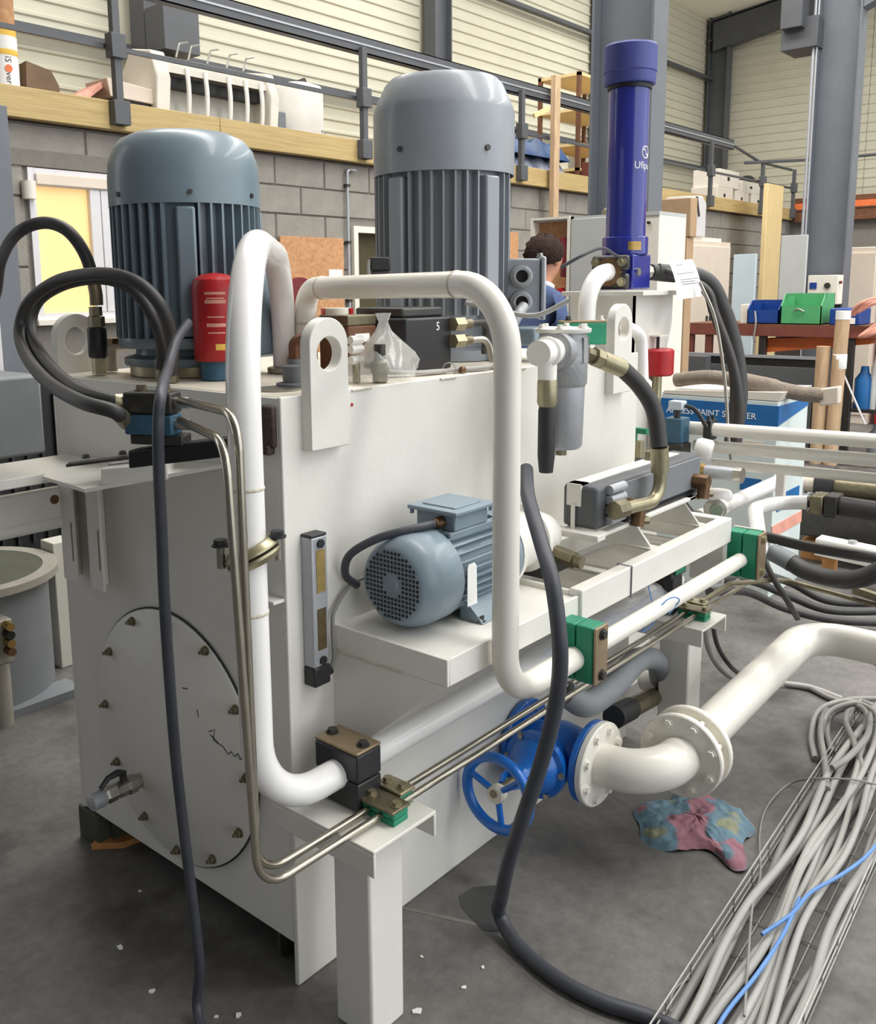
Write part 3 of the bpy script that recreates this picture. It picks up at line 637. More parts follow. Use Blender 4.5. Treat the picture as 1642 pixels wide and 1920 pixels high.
# stainless tube pair
def sst(path, lab):
    t = one(MB().tube(path, .0075, n=14), 'steel_tube', 'stainless', lab, 'tube', 'stainless tube pair', smooth=60); return t
sst(bend([(-0.17, 0.09, 1.294), (-.262, -.19, 1.302), (-.262, -.195, .4835), (.9, -.199, .4865), (1.9, -.199, .4865)], [.06, .065, .3], 10), 'bright stainless tube nearer the tank wall, of the bent pair at the corner')
sst(bend([(-0.175, 0.086, 1.258), (-.293, -.195, 1.262), (-.287, -.228, .4835), (.9, -.232, .4865), (1.9, -.232, .4865)], [.06, .065, .3], 10), 'bright stainless tube on the outer side, of the bent pair at the corner')
for x0, nm in ((.045, 'zinc double tube clamp on the near stand beside the black clamp'), (1.50, 'zinc double tube clamp on the far stand')):
    tc_ = thing('tube_clamp', nm, 'pipe clamp', (x0, -.215, .470))
    MB().box(x0-.022, x0+.022, -.262, -.172, .470, .482).build('clamp_lower', 'green', tc_, bev=.003)
    MB().box(x0-.022, x0+.022, -.262, -.172, .483, .497).build('clamp_upper', 'green', tc_, bev=.003)
    MB().box(x0-.027, x0+.027, -.264, -.170, .497, .503).build('cover_plate', 'tarnish', tc_, bev=.002)
    MB().box(x0+.03, x0+.075, -.235, -.165, .50, .508).build('stacking_plate', 'zinc', tc_, bev=.002)
    MB().box(x0+.032, x0+.072, -.23, -.17, .472, .50).build('second_half', 'green', tc_, bev=.002)
    for q in ((x0, -.25, .503), (x0, -.185, .503), (x0+.052, -.22, .508), (x0+.052, -.18, .508)): MB().hexbolt(q, (0, 0, 1), .009, .009).build('bolt', 'zinc', tc_)
# ================================================================== MOTORS
def fins(par, c, r0, r1, z0, z1, n, mt, skip=(), th=.0045, taper=0):
    c = vv(c); b = MB(); h = th
    b.add([(r0, -h, 0), (r0, h, 0), (r1, h*.6, 0), (r1, -h*.6, 0), (r0, -h, z1-z0), (r0, h, z1-z0), (r1-taper, h*.6, z1-z0), (r1-taper, -h*.6, z1-z0)],
          [(0, 3, 2, 1), (4, 5, 6, 7), (0, 1, 5, 4), (1, 2, 6, 5), (2, 3, 7, 6), (3, 0, 4, 7)])
    o = b.build('cooling_fin', mt, None, smooth=0); o.parent = par; first = True
    for i in range(n):
        a = 2*math.pi*i/n
        if any(abs((a-s0+math.pi) % (2*math.pi)-math.pi) < w0 for s0, w0 in skip): continue
        q = o if first else o.copy()
        if not first: COL.objects.link(q)
        first = False; q.parent = par; q.location = c+Z_*z0-V(par.location); q.rotation_euler = (0, 0, a)
def padbox(c, a, r, w_, d_, z0, z1):
    dr_ = V((math.cos(a), math.sin(a), 0)); tt = V((-dr_.y, dr_.x, 0)); c = vv(c)
    return MB().obox(c+dr_*(r-d_/2)+Z_*((z0+z1)/2), dr_*(d_/2), tt*(w_/2), Z_*((z1-z0)/2))
VIEW = math.atan2(-1.36-.6, -1.215-.2)
# blue-grey motor
c = V((.243, .602, 0)); M1 = thing('electric_motor', 'blue-grey vertical electric motor with domed fan cover on the tank top', 'motor', c+Z_*1.29)
MB().lathe([(.155, 1.291), (.155, 1.315), (.12, 1.316)], c, Z_, n=48).build('adapter_ring', 'zinc', M1)
MB().lathe([(.165, 1.316), (.168, 1.320), (.168, 1.335), (.14, 1.342), (.135, 1.37)], c, Z_, n=48).build('mounting_flange', 'motor_blue', M1)
MB().lathe([(.158, 1.365), (.158, 1.71)], c, Z_, n=48).build('body', 'motor_blue', M1)
MB().lathe([(.176, 1.36), (.180, 1.365), (.180, 1.385), (.16, 1.39)], c, Z_, n=48).build('end_shield', 'motor_blue', M1)
MB().lathe([(.178, 1.698), (.184, 1.698), (.1845, 1.76), (.181, 1.80), (.170, 1.835), (.150, 1.858), (.120, 1.872), (.06, 1.878), (0, 1.879)], c, Z_, n=56, cap=False).build('fan_cover', 'motor_blue', M1, smooth=60)
for da in (.05, 1.0, -1.0, 2.2): MB().cyl(c+V((math.cos(VIEW+da), math.sin(VIEW+da), 0))*.182+Z_*1.722, c+V((math.cos(VIEW+da), math.sin(VIEW+da), 0))*.188+Z_*1.722, .006, n=10).build('cover_screw', 'dark_steel', M1)
fins(M1, c, .155, .183, 1.385, 1.70, 40, 'motor_blue', skip=((VIEW-.02, .17), (VIEW+1.57, .1)))
for a in (VIEW-.02, VIEW+1.57):
    padbox(c, a, .186, .045, .03, 1.39, 1.69).build('mounting_pad', 'motor_blue', M1, bev=.006)
tb = MB().box(.27, .375, .43, .53, 1.335, 1.54).build('terminal_box', 'motor_blue', M1, bev=.006)
MB().box(.258, .27, .435, .525, 1.34, 1.535).build('gasket', 'valve_steel_blue', M1, bev=.003)
# red spin-on filter in front of it
rf_ = thing('oil_filter_cartridge', 'red printed oil filter cartridge behind the white pipe arch', 'filter', (.20, .36, 1.30))
cr = V((.165, .40, 0))
MB().lathe([(0, 1.335), (.05, 1.335), (.054, 1.34), (.054, 1.505), (.049, 1.522), (.03, 1.534), (0, 1.538)], cr, Z_, n=32, cap=False).build('can', 'red', rf_)
MB().cyl(cr+Z_*1.291, cr+Z_*1.335, .04, n=24).build('filter_head', 'valve_steel_blue', rf_)
def band(z0, z1, a0, a1, r):
    n = 8; vs = []
    for z in (z0, z1):
        for i in range(n+1):
            a = a0+(a1-a0)*i/n; vs.append(cr+V((math.cos(a)*r, math.sin(a)*r, z)))
    return MB().add(vs, [(i, i+1, n+2+i, n+1+i) for i in range(n)])
for z0, h, w_ in ((1.488, .006, .5), (1.478, .003, .42), (1.468, .008, .5), (1.436, .003, .4), (1.415, .008, .45), (1.40, .003, .4)):
    band(z0, z0+h, VIEW-w_, VIEW+w_*.8, .0544).build('printed_line', 'pink', rf_, smooth=0)
band(1.362, 1.376, VIEW-.1, VIEW+.5, .0544).build('printed_badge', 'yellow', rf_, smooth=0)
# grey motor
c = V((.996, .378, 0)); M2 = thing('electric_motor', 'tall light grey vertical electric motor with chamfered fan cover', 'motor', c+Z_*1.29)
V2 = math.atan2(-1.36-.378, -1.215-.996)
MB().lathe([(.18, 1.291), (.18, 1.32), (.15, 1.33), (.15, 1.40)], c, Z_, n=48).build('mounting_flange', 'motor_grey', M2)
MB().lathe([(.176, 1.39), (.176, 1.83)], c, Z_, n=48).build('body', 'motor_grey', M2)
MB().lathe([(.20, 1.812), (.2035, 1.812), (.2035, 1.985), (.197, 2.005), (.170, 2.062), (.155, 2.078), (.12, 2.083), (0, 2.084)], c, Z_, n=56, cap=False).build('fan_cover', 'motor_grey', M2, smooth=35)
for da in (-.62, .62, 2.2, -2.2): MB().cyl(c+V((math.cos(V2+da), math.sin(V2+da), 0))*.20+Z_*1.872, c+V((math.cos(V2+da), math.sin(V2+da), 0))*.209+Z_*1.872, .008, n=10).build('cover_screw', 'dark_steel', M2)
fins(M2, c, .172, .202, 1.42, 1.81, 38, 'motor_grey', skip=((V2-.72, .13), (V2+.72, .13), (V2+1.5, .2)), th=.004)
for a in (V2-.72, V2+.72): padbox(c, a, .207, .05, .035, 1.40, 1.80).build('mounting_pad', 'motor_grey', M2, bev=.006)
# its terminal box with two cable entries, on the right
d1 = V((.62, -.78, 0)).normalized(); d2 = V((-d1.y, d1.x, 0)); q = c+d1*.226-d2*.02+Z_*1.492
tb = MB().obox(q, d1*.05, d2*.06, Z_*.085).build('terminal_box', 'motor_grey', M2, bev=.006)
MB().obox(q+d1*.058, d1*.007, d2*.068, Z_*.09).build('terminal_cover', 'alu', tb, bev=.005)
for dz in (.035, -.038):
    g = q-d2*.06+Z_*dz-d1*.005
    MB().lathe([(.020, 0), (.032, .002), (.032, .012), (.024, .014), (.024, .03), (.018, .03), (.018, .01), (0, .01)], g, -d2, n=22, cap=False).build('cable_entry', 'cast_alu', tb)
    MB().cyl(g-d2*.0105, g-d2*.0107, .0165, n=20).build('entry_hole', 'black', tb)
for s_ in (-1, 1): MB().hexbolt(q+d1*.05+d2*(s_*.02-.03)+Z_*.09, Z_, .007, .01).build('cover_bolt', 'steel', tb)
one(MB().tube(spline([q-d2*.085-Z_*.05, q-d2*.12-Z_*.075-d1*.02, q-d2*.13-Z_*.13-d1*.05, q-d2*.10-Z_*.19-d1*.08]), .016, n=12), 'motor_cable', 'cast_alu', 'grey power cable leaving the lower entry of the tall motor', 'cable')
MB().box(c.x-.02, c.x+.12, c.y-.33, c.y-.18, 1.335, 1.385).build('foot_bracket', 'motor_small', M2, bev=.006)
# small horizontal motor on the shelf
M3 = thing('electric_motor', 'small blue-grey foot-mounted motor with perforated fan cover on the shelf', 'motor', (.33, -.13, .787))
o = V((.175, -.13, .892)); 
MB().lathe([(0, 0), (.074, 0), (.084, .005), (.097, .03), (.1015, .055), (.1015, .115), (.098, .117)], o, X_, n=48, cap=False).build('fan_cover', 'motor_small', M3, smooth=60)
g = MB()
for i in range(-7, 8):
    for j in range(-7, 8):
        y, z = i*.0098, j*.0098; r = math.hypot(y, z)
        if .024 < r < .073: g.box(o.x-.0008, o.x+.004, o.y+y-.003, o.y+y+.003, o.z+z-.003, o.z+z+.003)
g.build('fan_grille', 'black', M3, smooth=0, kind='stuff')
MB().lathe([(0, -.003), (.014, -.003), (.016, 0)], o, X_, n=20, cap=False).build('grille_hub', 'motor_small', M3)
MB().lathe([(.082, .11), (.082, .315)], o, X_, n=40).build('body', 'motor_small', M3)
MB().lathe([(.06, .315), (.095, .315), (.098, .32), (.098, .34), (.07, .35)], o, X_, n=40).build('end_shield', 'motor_small', M3)
fb = MB().box(.08, .097, -.0022, .0022, 0, .195).build('cooling_fin', 'motor_small', None, smooth=0); fb.parent = M3; first = True
for i in range(32):
    a = 2*math.pi*i/32
    if abs(math.sin(a)-1) < .35: continue
    k = fb if first else fb.copy()
    if not first: COL.objects.link(k); k.parent = M3
    first = False
    k.matrix_local = Matrix.Translation(o+X_*.118-V(M3.location)) @ Matrix.Rotation(math.pi/2, 4, 'Y') @ Matrix.Rotation(a, 4, 'Z')
MB().box(.30, .46, -.185, -.075, .965, .985).build('box_saddle', 'motor_small', M3, bev=.004)
tb = MB().box(.315, .435, -.185, -.08, .985, 1.022).build('terminal_box', 'motor_small', M3, bev=.003)
MB().box(.300, .445, -.200, -.065, 1.022, 1.032).build('box_lid', 'motor_small', tb, bev=.003)
MB().box(.325, .42, -.178, -.088, 1.032, 1.035).build('lid_panel', 'motor_small', tb, bev=.002)
for x in (.308, .437):
    for y in (-.192, -.073): MB().cyl((x, y, 1.012), (x, y, 1.024), .005, n=8).build('lid_screw', 'motor_small', tb)
MB().lathe([(.013, 0), (.013, .012), (.010, .016), (.010, .026)], (.315, -.15, 1.003), (-1, 0, 0), n=14).build('cable_gland', 'bronze', M3)
for y in (-.215, -.06):
    MB().prism([(.335, y-.03, .788), (.335, y+.03, .788), (.335, y+.03 if y < -.1 else y, .835), (.335, y+.02 if y < -.1 else y-.02, .835), (.335, y-.02, .80)], (.12, 0, 0)).build('foot', 'motor_small', M3, smooth=0)
    for x in (.345, .44): MB().hexbolt((x, y-.018, .79), Z_, .008, .012).build('foot_bolt', 'dark_steel', M3)
one(MB().tube(spline([(.29, -.15, 1.003), (.24, -.135, 1.0), (.18, -.09, .985), (.14, -.045, .95), (.15, -.02, .90), (.19, -.015, .865)]), .009, n=12), 'motor_cable', 'cable_black', 'black cable looping from the terminal box of the small motor', 'cable')
one(MB().prism([(.297, -.2335, .835), (.297, -.2335, .915), (.303, -.2315, .925), (.325, -.2305, .925), (.331, -.2315, .918), (.331, -.2335, .835)], (0, .001, 0)), 'hang_tag', 'paper', 'cream paper hang tag tied to the small motor', 'tag', smooth=0)
# bell housing and pump behind it
PU = thing('oil_pump', 'cream bell housing and pump coupled behind the small motor', 'pump', (.6, -.13, .787))
MB().lathe([(.095, .35), (.095, .365), (.075, .38), (.07, .47), (.085, .475), (.085, .49), (.05, .495)], o, X_, n=32).build('bell_housing', 'cream', PU)
MB().ball((.72, -.135, .885), .058, n=20, sc=(1.1, 1, 1)).build('pump_casing', 'cream', PU)
MB().box(.66, .78, -.19, -.08, .796, .83).build('pump_foot', 'dark_steel', PU, bev=.004)
MB().cyl((.72, -.18, .85), (.72, -.24, .84), .022, n=8).cyl((.72, -.24, .84), (.72, -.262, .838), .016, n=12).build('port_fitting', 'tarnish', PU, smooth=20)
# ================================================================== FILTERS
GF = thing('return_filter', 'grey cast aluminium filter housing hanging on the tank side', 'filter', (.79, -.155, 1.08))
c = V((.79, -.155, 0))
MB().lathe([(0, 1.10), (.045, 1.10), (.052, 1.108), (.055, 1.25), (.055, 1.262)], c, Z_, n=36, cap=False).build('filter_bowl', 'alu', GF)
MB().lathe([(.055, 1.255), (.060, 1.262), (.061, 1.34), (.058, 1.375), (.058, 1.386)], c, Z_, n=36).build('filter_head', 'cast_alu', GF)
MB().cyl(c+Z_*1.10, c+Z_*1.082, .016, n=6).build('drain_plug', 'tarnish', GF)
MB().lathe([(.066, 1.386), (.068, 1.389), (.068, 1.396), (.05, 1.399), (0, 1.399)], c, Z_, n=36, cap=False).build('cover', 'cream', GF)
for i in range(6):
    a = i*math.pi/3+.4; MB().hexbolt(c+V((math.cos(a)*.055, math.sin(a)*.055, 1.397)), Z_, .008, .010).build('cover_bolt', 'cream', GF)
for da in (.9, 1.7): 
    a = V2+da; MB().obox(c+V((math.cos(a), math.sin(a), 0))*.059+Z_*1.345, V((math.cos(a), math.sin(a), 0))*.004, V((-math.sin(a), math.cos(a), 0))*.008, Z_*.03).build('rib', 'cast_alu', GF, smooth=0)
pd = V((-.80, -.15, 0)).normalized()
MB().lathe([(.05, .0), (.052, .058), (.046, .066), (.034, .068)], c+Z_*1.345, pd, n=28).build('inlet_boss', 'cast_alu', GF)
MB().lathe([(.032, .06), (.032, .10), (.037, .102), (.037, .112), (.030, .115), (.030, .16)], c+Z_*1.345, pd, n=24).build('inlet_union', 'white_cap', GF)
MB().cyl(c+pd*.10+Z_*1.345, c+pd*.10+Z_*1.28, .022, n=20).build('union_leg', 'white_cap', GF)
MB().lathe([(.020, 0), (.024, .01), (.024, .06), (.02, .07)], c+pd*.10+Z_*1.285, -Z_, n=20).build('sight_sleeve', 'zinc', GF)
MB().lathe([(.019, 0), (.021, .01), (.021, .12), (.017, .16)], c+pd*.10+Z_*1.215, -Z_, n=18).build('rubber_sleeve', 'black_rubber', GF)
one(MB().tube(spline([(.655, .04, 1.46), (.66, -.04, 1.445), (.70, -.13, 1.43), (.74, -.2, 1.465)]), .006, n=8), 'signal_cable', 'cable_light', 'light grey signal cable lying over the grey filter cover', 'cable')
# oil hose from that filter down to the cooler
OH = thing('oil_hose', 'thick black hose with steel ends from grey filter to cooler', 'hose', (1.0, -.3, .95))
a0 = V((.845, -.185, 1.335)); hp = [a0, V((0.97, -0.22, 1.289)), V((1.017, -0.25, 1.239)), V((1.04, -0.28, 1.176)), V((1.036, -0.3, 1.083))]
MB().tube([a0, a0.lerp(hp[1], .25)], .017, n=8).build('hex_nut', 'tarnish', OH, smooth=20)
MB().tube([a0.lerp(hp[1], .22), a0.lerp(hp[1], .42)], .024, n=8).build('swivel_nut', 'zinc', OH, smooth=20)
MB().tube([a0.lerp(hp[1], .42), hp[1]], .0235, n=20).build('ferrule', 'zinc', OH)
MB().tube(spline([a0.lerp(hp[1], .9)]+hp[1:], 10), .022, n=20).build('hose', 'hose_black', OH, smooth=60)
e1 = V((1.045, -0.3, 1.016)); MB().tube([hp[-1], e1], .0235, n=20).build('ferrule', 'zinc', OH)
el = bend([e1, V((1.051, -0.3, 0.939)), V((0.844, -0.29, 0.949))], .05, 10); MB().tube(el, .0165, n=18).build('elbow_tube', 'zinc', OH, smooth=60)
e2 = V(el[-1]); MB().tube([e2+V((.03, 0, 0)), e2+V((-.012, .006, .0))], .024, n=8).build('union_nut', 'tarnish', OH, smooth=20)
# cooler
CO = thing('oil_cooler', 'dark finned plate oil cooler with cream strap on its brackets', 'cooler', (1.1, -.2, .898))
MB().box(.80, 1.42, -.254, -.155, .898, 1.008).build('core', 'dark_grey_paint', CO, bev=.012)
MB().box(.796, .835, -.21, -.17, .955, 1.011).box(.80, 1.36, -.21, -.17, 1.007, 1.011).build('strap', 'cream', CO, smooth=0)
MB().box(.792, .797, -.195, -.185, .88, .96).build('strap_rod', 'cream', CO, smooth=0)
for i in range(4): MB().cyl((.845, -.262, .918+i*.026), (.92, -.262, .918+i*.026), .012, n=14).build('header_tube', 'alu', CO)
MB().box(.93, 1.40, -.258, -.252, .912, 1.0).build('front_plate', 'pit_grey', CO, bev=.002)
MB().box(.93, 1.41, -.262, -.25, .897, .905).build('edge_seal', 'black', CO, smooth=0)
for x in (.955, 1.36):
    pf = thing('port_fitting', 'bronze hex fitting on the %s end of the oil cooler' % ('near' if x < 1.1 else 'far'), 'fitting', (x, -.30, .905))
    MB().cyl((x, -.258, .935), (x, -.302, .935), .022, n=8).build('hex_body', 'bronze', pf, smooth=20)
    MB().cyl((x, -.29, .935), (x-.01, -.29, .888), .017, n=12).build('drain_leg', 'bronze', pf)
    MB().cyl((x-.005, -.28, .90), (x+.03, -.30, .898), .011, n=6).build('plug', 'tarnish', pf, smooth=20)
MB().cyl((1.22, -.19, 1.008), (1.22, -.19, 1.035), .022, n=6).build('port_cap', 'tarnish', CO, smooth=20)
# blue pressure filter on a bracket
BR = thing('filter_bracket', 'cream steel bracket post carrying the tall blue filter', 'bracket', (1.96, .3, 1.0))
MB().box(1.76, 2.16, .12, .44, 1.462, 1.478).build('top_plate', 'cream', BR, bev=.002)
MB().prism([(1.80, .17, 1.462), (2.10, .17, 1.462), (2.10, .17, 1.36), (2.02, .17, 1.15), (1.80, .17, 1.15)], (0, .008, 0)).build('front_web', 'cream', BR, smooth=0)
MB().box(1.80, 1.808, .17, .42, .0, 1.462).build('side_web', 'cream', BR, smooth=0)
MB().box(1.80, 2.02, .175, .185, .0, 1.16).build('lower_web', 'cream', BR, smooth=0)
BF = thing('pressure_filter', 'tall blue cylindrical pressure filter on the cream bracket', 'filter', (1.97, .3, 1.478))
c = V((1.965, .30, 0))
MB().obox(c+Z_*1.545, (.07, 0, 0), (0, .07, 0), (0, 0, .062)).build('filter_head', 'filter_blue', BF, bev=.006)
MB().lathe([(.075, 1.605), (.082, 1.61), (.082, 1.668), (.076, 1.672)], c, Z_, n=36).build('head_collar', 'filter_blue', BF)
MB().lathe([(.071, 1.67), (.071, 2.21)], c, Z_, n=40).build('filter_tube', 'filter_blue', BF, smooth=60)
MB().lathe([(.07, 2.195), (.088, 2.198), (.090, 2.205), (.090, 2.235), (.093, 2.24), (.093, 2.325), (.088, 2.332), (.02, 2.338), (0, 2.338)], c, Z_, n=48, cap=False).build('filter_cap', 'cap_blue', BF, smooth=30)
MB().lathe([(.0715, 2.182), (.078, 2.182), (.078, 2.195), (.0715, 2.195)], c, Z_, n=40, cap=False).build('cap_gasket', 'black', BF)
MB().cyl(c+Z_*2.338, c+Z_*2.346, .02, n=6).build('cap_plug', 'cap_blue', BF)
aL = math.atan2(-1.36-.3, -1.215-1.965)
def wrap(a0, a1, z0, z1, r, mt, nm):
    n = 10; vs = [c+V((math.cos(a0+(a1-a0)*i/n)*r, math.sin(a0+(a1-a0)*i/n)*r, z)) for z in (z0, z1) for i in range(n+1)]
    return MB().add(vs, [(i, i+1, n+2+i, n+1+i) for i in range(n)]).build(nm, mt, BF, smooth=0)
wrap(aL+.12, aL+.75, 1.622, 1.652, .0824, 'brass', 'type_plate')
# lettering wrapped round the tube: swirl in a ring over the name
def curved_text(body, size, a_start, z, r, mt):
    cu = bpy.data.curves.new('t', 'FONT'); cu.body = body; cu.size = size; cu.resolution_u = 3; ob = bpy.data.objects.new('t', cu); COL.objects.link(ob); bpy.context.view_layer.update()
    me = bpy.data.meshes.new_from_object(ob.evaluated_get(bpy.context.evaluated_depsgraph_get())); bpy.data.objects.remove(ob)
    b = MB(); b.add([c+V((math.cos(a_start+q.co.x/r)*r, math.sin(a_start+q.co.x/r)*r, z+q.co.y)) for q in me.vertices], [tuple(p.vertices) for p in me.polygons])
    return b
curved_text('Ufipur', .036, aL+.33, 1.905, .0716, None).build('printed_lettering', 'paper', BF, smooth=0)
lo = []
for k in range(25):
    t = 2*math.pi*k/24; aa = aL+1.02+.27*math.cos(t); lo.append(c+V((math.cos(aa)*.0717, math.sin(aa)*.0717, 1.962+.02*math.sin(t))))
MB().tube(lo[:-1], .0022, n=6, closed=True).build('printed_logo', 'paper', BF)
sw = []
for k in range(13):
    t = k/12; aa = aL+.86+.32*t; sw.append(c+V((math.cos(aa)*.0717, math.sin(aa)*.0717, 1.968-.012*t+.006*math.sin(t*2*math.pi))))
MB().tube(sw, .0025, n=6).build('printed_logo', 'paper', BF)
MB().cyl((1.93, .23, 1.545), (1.93, .222, 1.545), .014, n=16).build('head_plug', 'steel', BF)
# split flange and white riser into the filter head
RP = thing('riser_pipe', 'white bent riser pipe with dark split flange into the blue filter', 'pipe', (1.7, .33, 1.3))
MB().tube(bend([(1.70, .30, 1.24), (1.70, .30, 1.53), (1.89, .30, 1.55)], .13, 10), .031, n=22).build('pipe', 'white_pipe', RP, smooth=60)
for s_ in (-1, 1): MB().obox((1.862, .30, 1.545+s_*.032), (.016, 0, 0), (0, .072, 0), (0, 0, .028)).build('split_flange', 'dark_steel', RP, bev=.012)
MB().lathe([(.034, 0), (.05, .004), (.05, .02)], (1.84, .30, 1.545), X_, n=24).build('flange_neck', 'bronze', RP)
for y in (-.052, .052):
    for z in (-.035, .035): MB().hexbolt((1.846, .30+y, 1.545+z), (-1, 0, 0), .012, .016).build('bolt', 'zinc', RP)
one(MB().tube(spline([(1.62, .36, 1.56), (1.66, .30, 1.60), (1.74, .27, 1.625), (1.83, .26, 1.60)]), .006, n=8), 'signal_cable', 'cable_black', 'thin dark wire looped above the split flange', 'cable')
# hanging hoses and braided line from the filter outlet
FH = thing('filter_hose', 'broad black hose arching down from the blue filter outlet', 'hose', (2.2, .25, .9))
q0 = V((2.035, .29, 1.545))
MB().cyl(q0, q0+V((.06, -.03, 0)), .026, n=8).build('outlet_nut', 'steel', FH, smooth=20)
MB().cyl(q0+V((.06, -.03, 0)), q0+V((.10, -.05, -.004)), .03, n=18).build('hose_end', 'black_rubber', FH)
MB().tube(spline([q0+V((.09, -.045, 0)), (2.25, 0.122, 1.518), (2.3, 0.067, 1.414), (2.32, 0.02, 1.263), (2.32, -0.008, 1.101), (2.3, -0.009, 0.96), (2.28, -0.005, 0.859)], 10), .033, n=18).build('hose', 'hose_black', FH, smooth=60)
MB().tube(spline([q0+V((.09, -.05, .01)), (2.15, 0.077, 1.485), (2.15, 0.029, 1.388), (2.15, -0.043, 1.216), (2.15, -0.076, 1.062), (2.15, -0.069, 0.924)], 10), .018, n=14).build('second_hose', 'hose_black', FH, smooth=60)
one(MB().tube(spline([(2.05, 0.047, 1.504), (2.05, -0.009, 1.391), (2.05, -0.042, 1.261), (2.05, -0.067, 1.11), (2.03, -0.09, 0.961), (2, -0.12, 0.869)], 10), .006, n=10), 'braided_line', 'steel', 'thin braided steel line hanging before the black filter hose', 'tube')
pg = thing('paper_note', 'white printed sheet of paper hanging from the filter outlet', 'paper', (1.98, 0.057, 1.443))
pq = [V((1.96, 0.131, 1.58)), V((2.1, 0.103, 1.589)), V((2.08, 0.054, 1.455)), V((1.94, 0.087, 1.444))]
pv = []; 
for j in range(7):
    for i in range(5):
        u, t = i/4, j/6; p = pq[0].lerp(pq[1], u).lerp(pq[3].lerp(pq[2], u), t); p = p+V((0, -.010*math.sin(t*3.1)-.004*math.cos(u*5), 0)); pv.append(p)
MB().add(pv, [(j*5+i, j*5+i+1, (j+1)*5+i+1, (j+1)*5+i) for j in range(6) for i in range(4)]).build('sheet', 'paper', pg, smooth=60)
nn = V((-.012, -.004, 0))
for t, u0, u1 in ((.12, .2, .45), (.34, .12, .8), (.5, .2, .9), (.56, .2, .75), (.62, .25, .9)):
    a, b2 = pq[0].lerp(pq[3], t), pq[1].lerp(pq[2], t); e_ = V((-.003, -.010*math.sin(t*3.1)-.0075, 0))
    MB().tube([a.lerp(b2, u0)+e_, a.lerp(b2, (u0+u1)/2)+e_, a.lerp(b2, u1)+e_], .0012, n=4).build('printed_line', 'ink', pg)
# ================================================================== VALVE BLOCK, HOSES, CABLES AT THE TANK END
VB = thing('valve_block', 'dark blue-grey hydraulic block where two black hoses meet two steel tubes', 'valve', (-.15, .19, 1.18))
def tq(x, y, X): return None
for z0, z1, mt in ((1.222, 1.262, 'valve_steel_blue'), (1.264, 1.305, 'dark_steel')):
    MB().obox((-.165, .188, (z0+z1)/2), (.022, .012, 0), (.022, -.047, 0), (0, 0, (z1-z0)/2)).build('block_half', mt, VB, bev=.004)
for q in ((-.17, .215, 1.305), (-.15, .165, 1.305)): MB().hexbolt(q, Z_, .010, .012).build('bolt', 'tarnish', VB)
MB().obox((-.155, .18, 1.212), (.02, .012, 0), (.024, -.052, 0), (0, 0, .010)).build('base_block', 'dark_steel', VB, bev=.003)
MB().obox((-.125, .12, 1.19), (.02, .01, 0), (.055, -.12, .02), (0, 0, .018)).build('rubber_mat', 'black', VB, bev=.004)
for z in (1.243, 1.285):
    MB().tube([(-.15, .143, z), (-.135, .11, z)], .011, n=8).build('tube_nut', 'steel', VB, smooth=20)
def hose(name, lab, pts, r, ends, grp=None, mt='hose_black'):
    p = spline(pts, 10); t = thing(name, lab, 'hose', base_of(MB().add(p, [])), grp)
    MB().tube(p, r, n=18).build('hose', mt, t, smooth=60)
    for (i0, i1, rr, m_) in ends:
        MB().tube(p[i0:i1] if i1 else p[i0:], rr, n=16).build('ferrule', m_, t)
    return t
hb = hose('hydraulic_hose', 'lower black hydraulic hose of the coil left of the valve block', [(-.195, .235, 1.243), (-0.24, 0.202, 1.272), (-0.26, 0.29, 1.288), (-0.22, 0.482, 1.311), (-0.15, 0.7, 1.352), (-0.1, 0.821, 1.406), (-0.08, 0.803, 1.474), (-0.06, 0.695, 1.524), (-0.05, 0.527, 1.537), (-0.03, 0.424, 1.518), (0, 0.379, 1.464), (0.03, 0.388, 1.387), (0.05, 0.422, 1.312)], .0145, ((0, 8, .0152, 'zinc'),), 'coiled hydraulic hoses')
hc = hose('hydraulic_hose', 'upper black hydraulic hose of the coil left of the valve block', [(-.195, .235, 1.285), (-0.22, 0.26, 1.289), (-0.22, 0.376, 1.305), (-0.15, 0.61, 1.341), (-0.08, 0.806, 1.399), (-0.04, 0.845, 1.469), (-0.02, 0.755, 1.513), (0, 0.621, 1.528), (0.02, 0.522, 1.505), (0.04, 0.473, 1.444), (0.06, 0.47, 1.377), (0.07, 0.49, 1.319)], .0145, ((0, 7, .0152, 'zinc'),), 'coiled hydraulic hoses')
for q in ((V((0.05, 0.422, 1.312)).x, V((0.05, 0.422, 1.312)).y, 1.291), (V((0.07, 0.49, 1.319)).x, V((0.07, 0.49, 1.319)).y, 1.291)):
    MB().cyl(q, V(q)+Z_*.05, .015, n=6).build('end_nut', 'tarnish', hb if q[1] < V((0.06, 0.457, 1.316)).y else hc, smooth=20)
# third hose further back, over the far lug
ph = hose('hydraulic_hose', 'black hydraulic hose arching in front of the lit window', [(.18, 1.68, 1.36), (0.173, 1.5, 1.479), (0.104, 1.3, 1.586), (0.001, 1, 1.645), (0.02, 0.9, 1.67), (0.041, 0.82, 1.649), (0.064, 0.78, 1.588), (0.073, 0.76, 1.506), (0.075, 0.76, 1.464)], .0155, ((-12, None, .0165, 'tan_steel'),))
tcf = thing('check_valve', 'black cylindrical check valve under the back hose on the tank top', 'valve', (0.069, 0.76, 1.3))
cx, cy = V((0.071, 0.76, 1.374)).x, .76
MB().cyl((cx, cy, 1.292), (cx, cy, 1.332), .018, n=6).build('hex_base', 'zinc', tcf, smooth=20)
MB().lathe([(.020, 1.332), (.024, 1.337), (.024, 1.405), (.020, 1.41)], (cx, cy, 0), Z_, n=20).build('body', 'black_plastic', tcf)
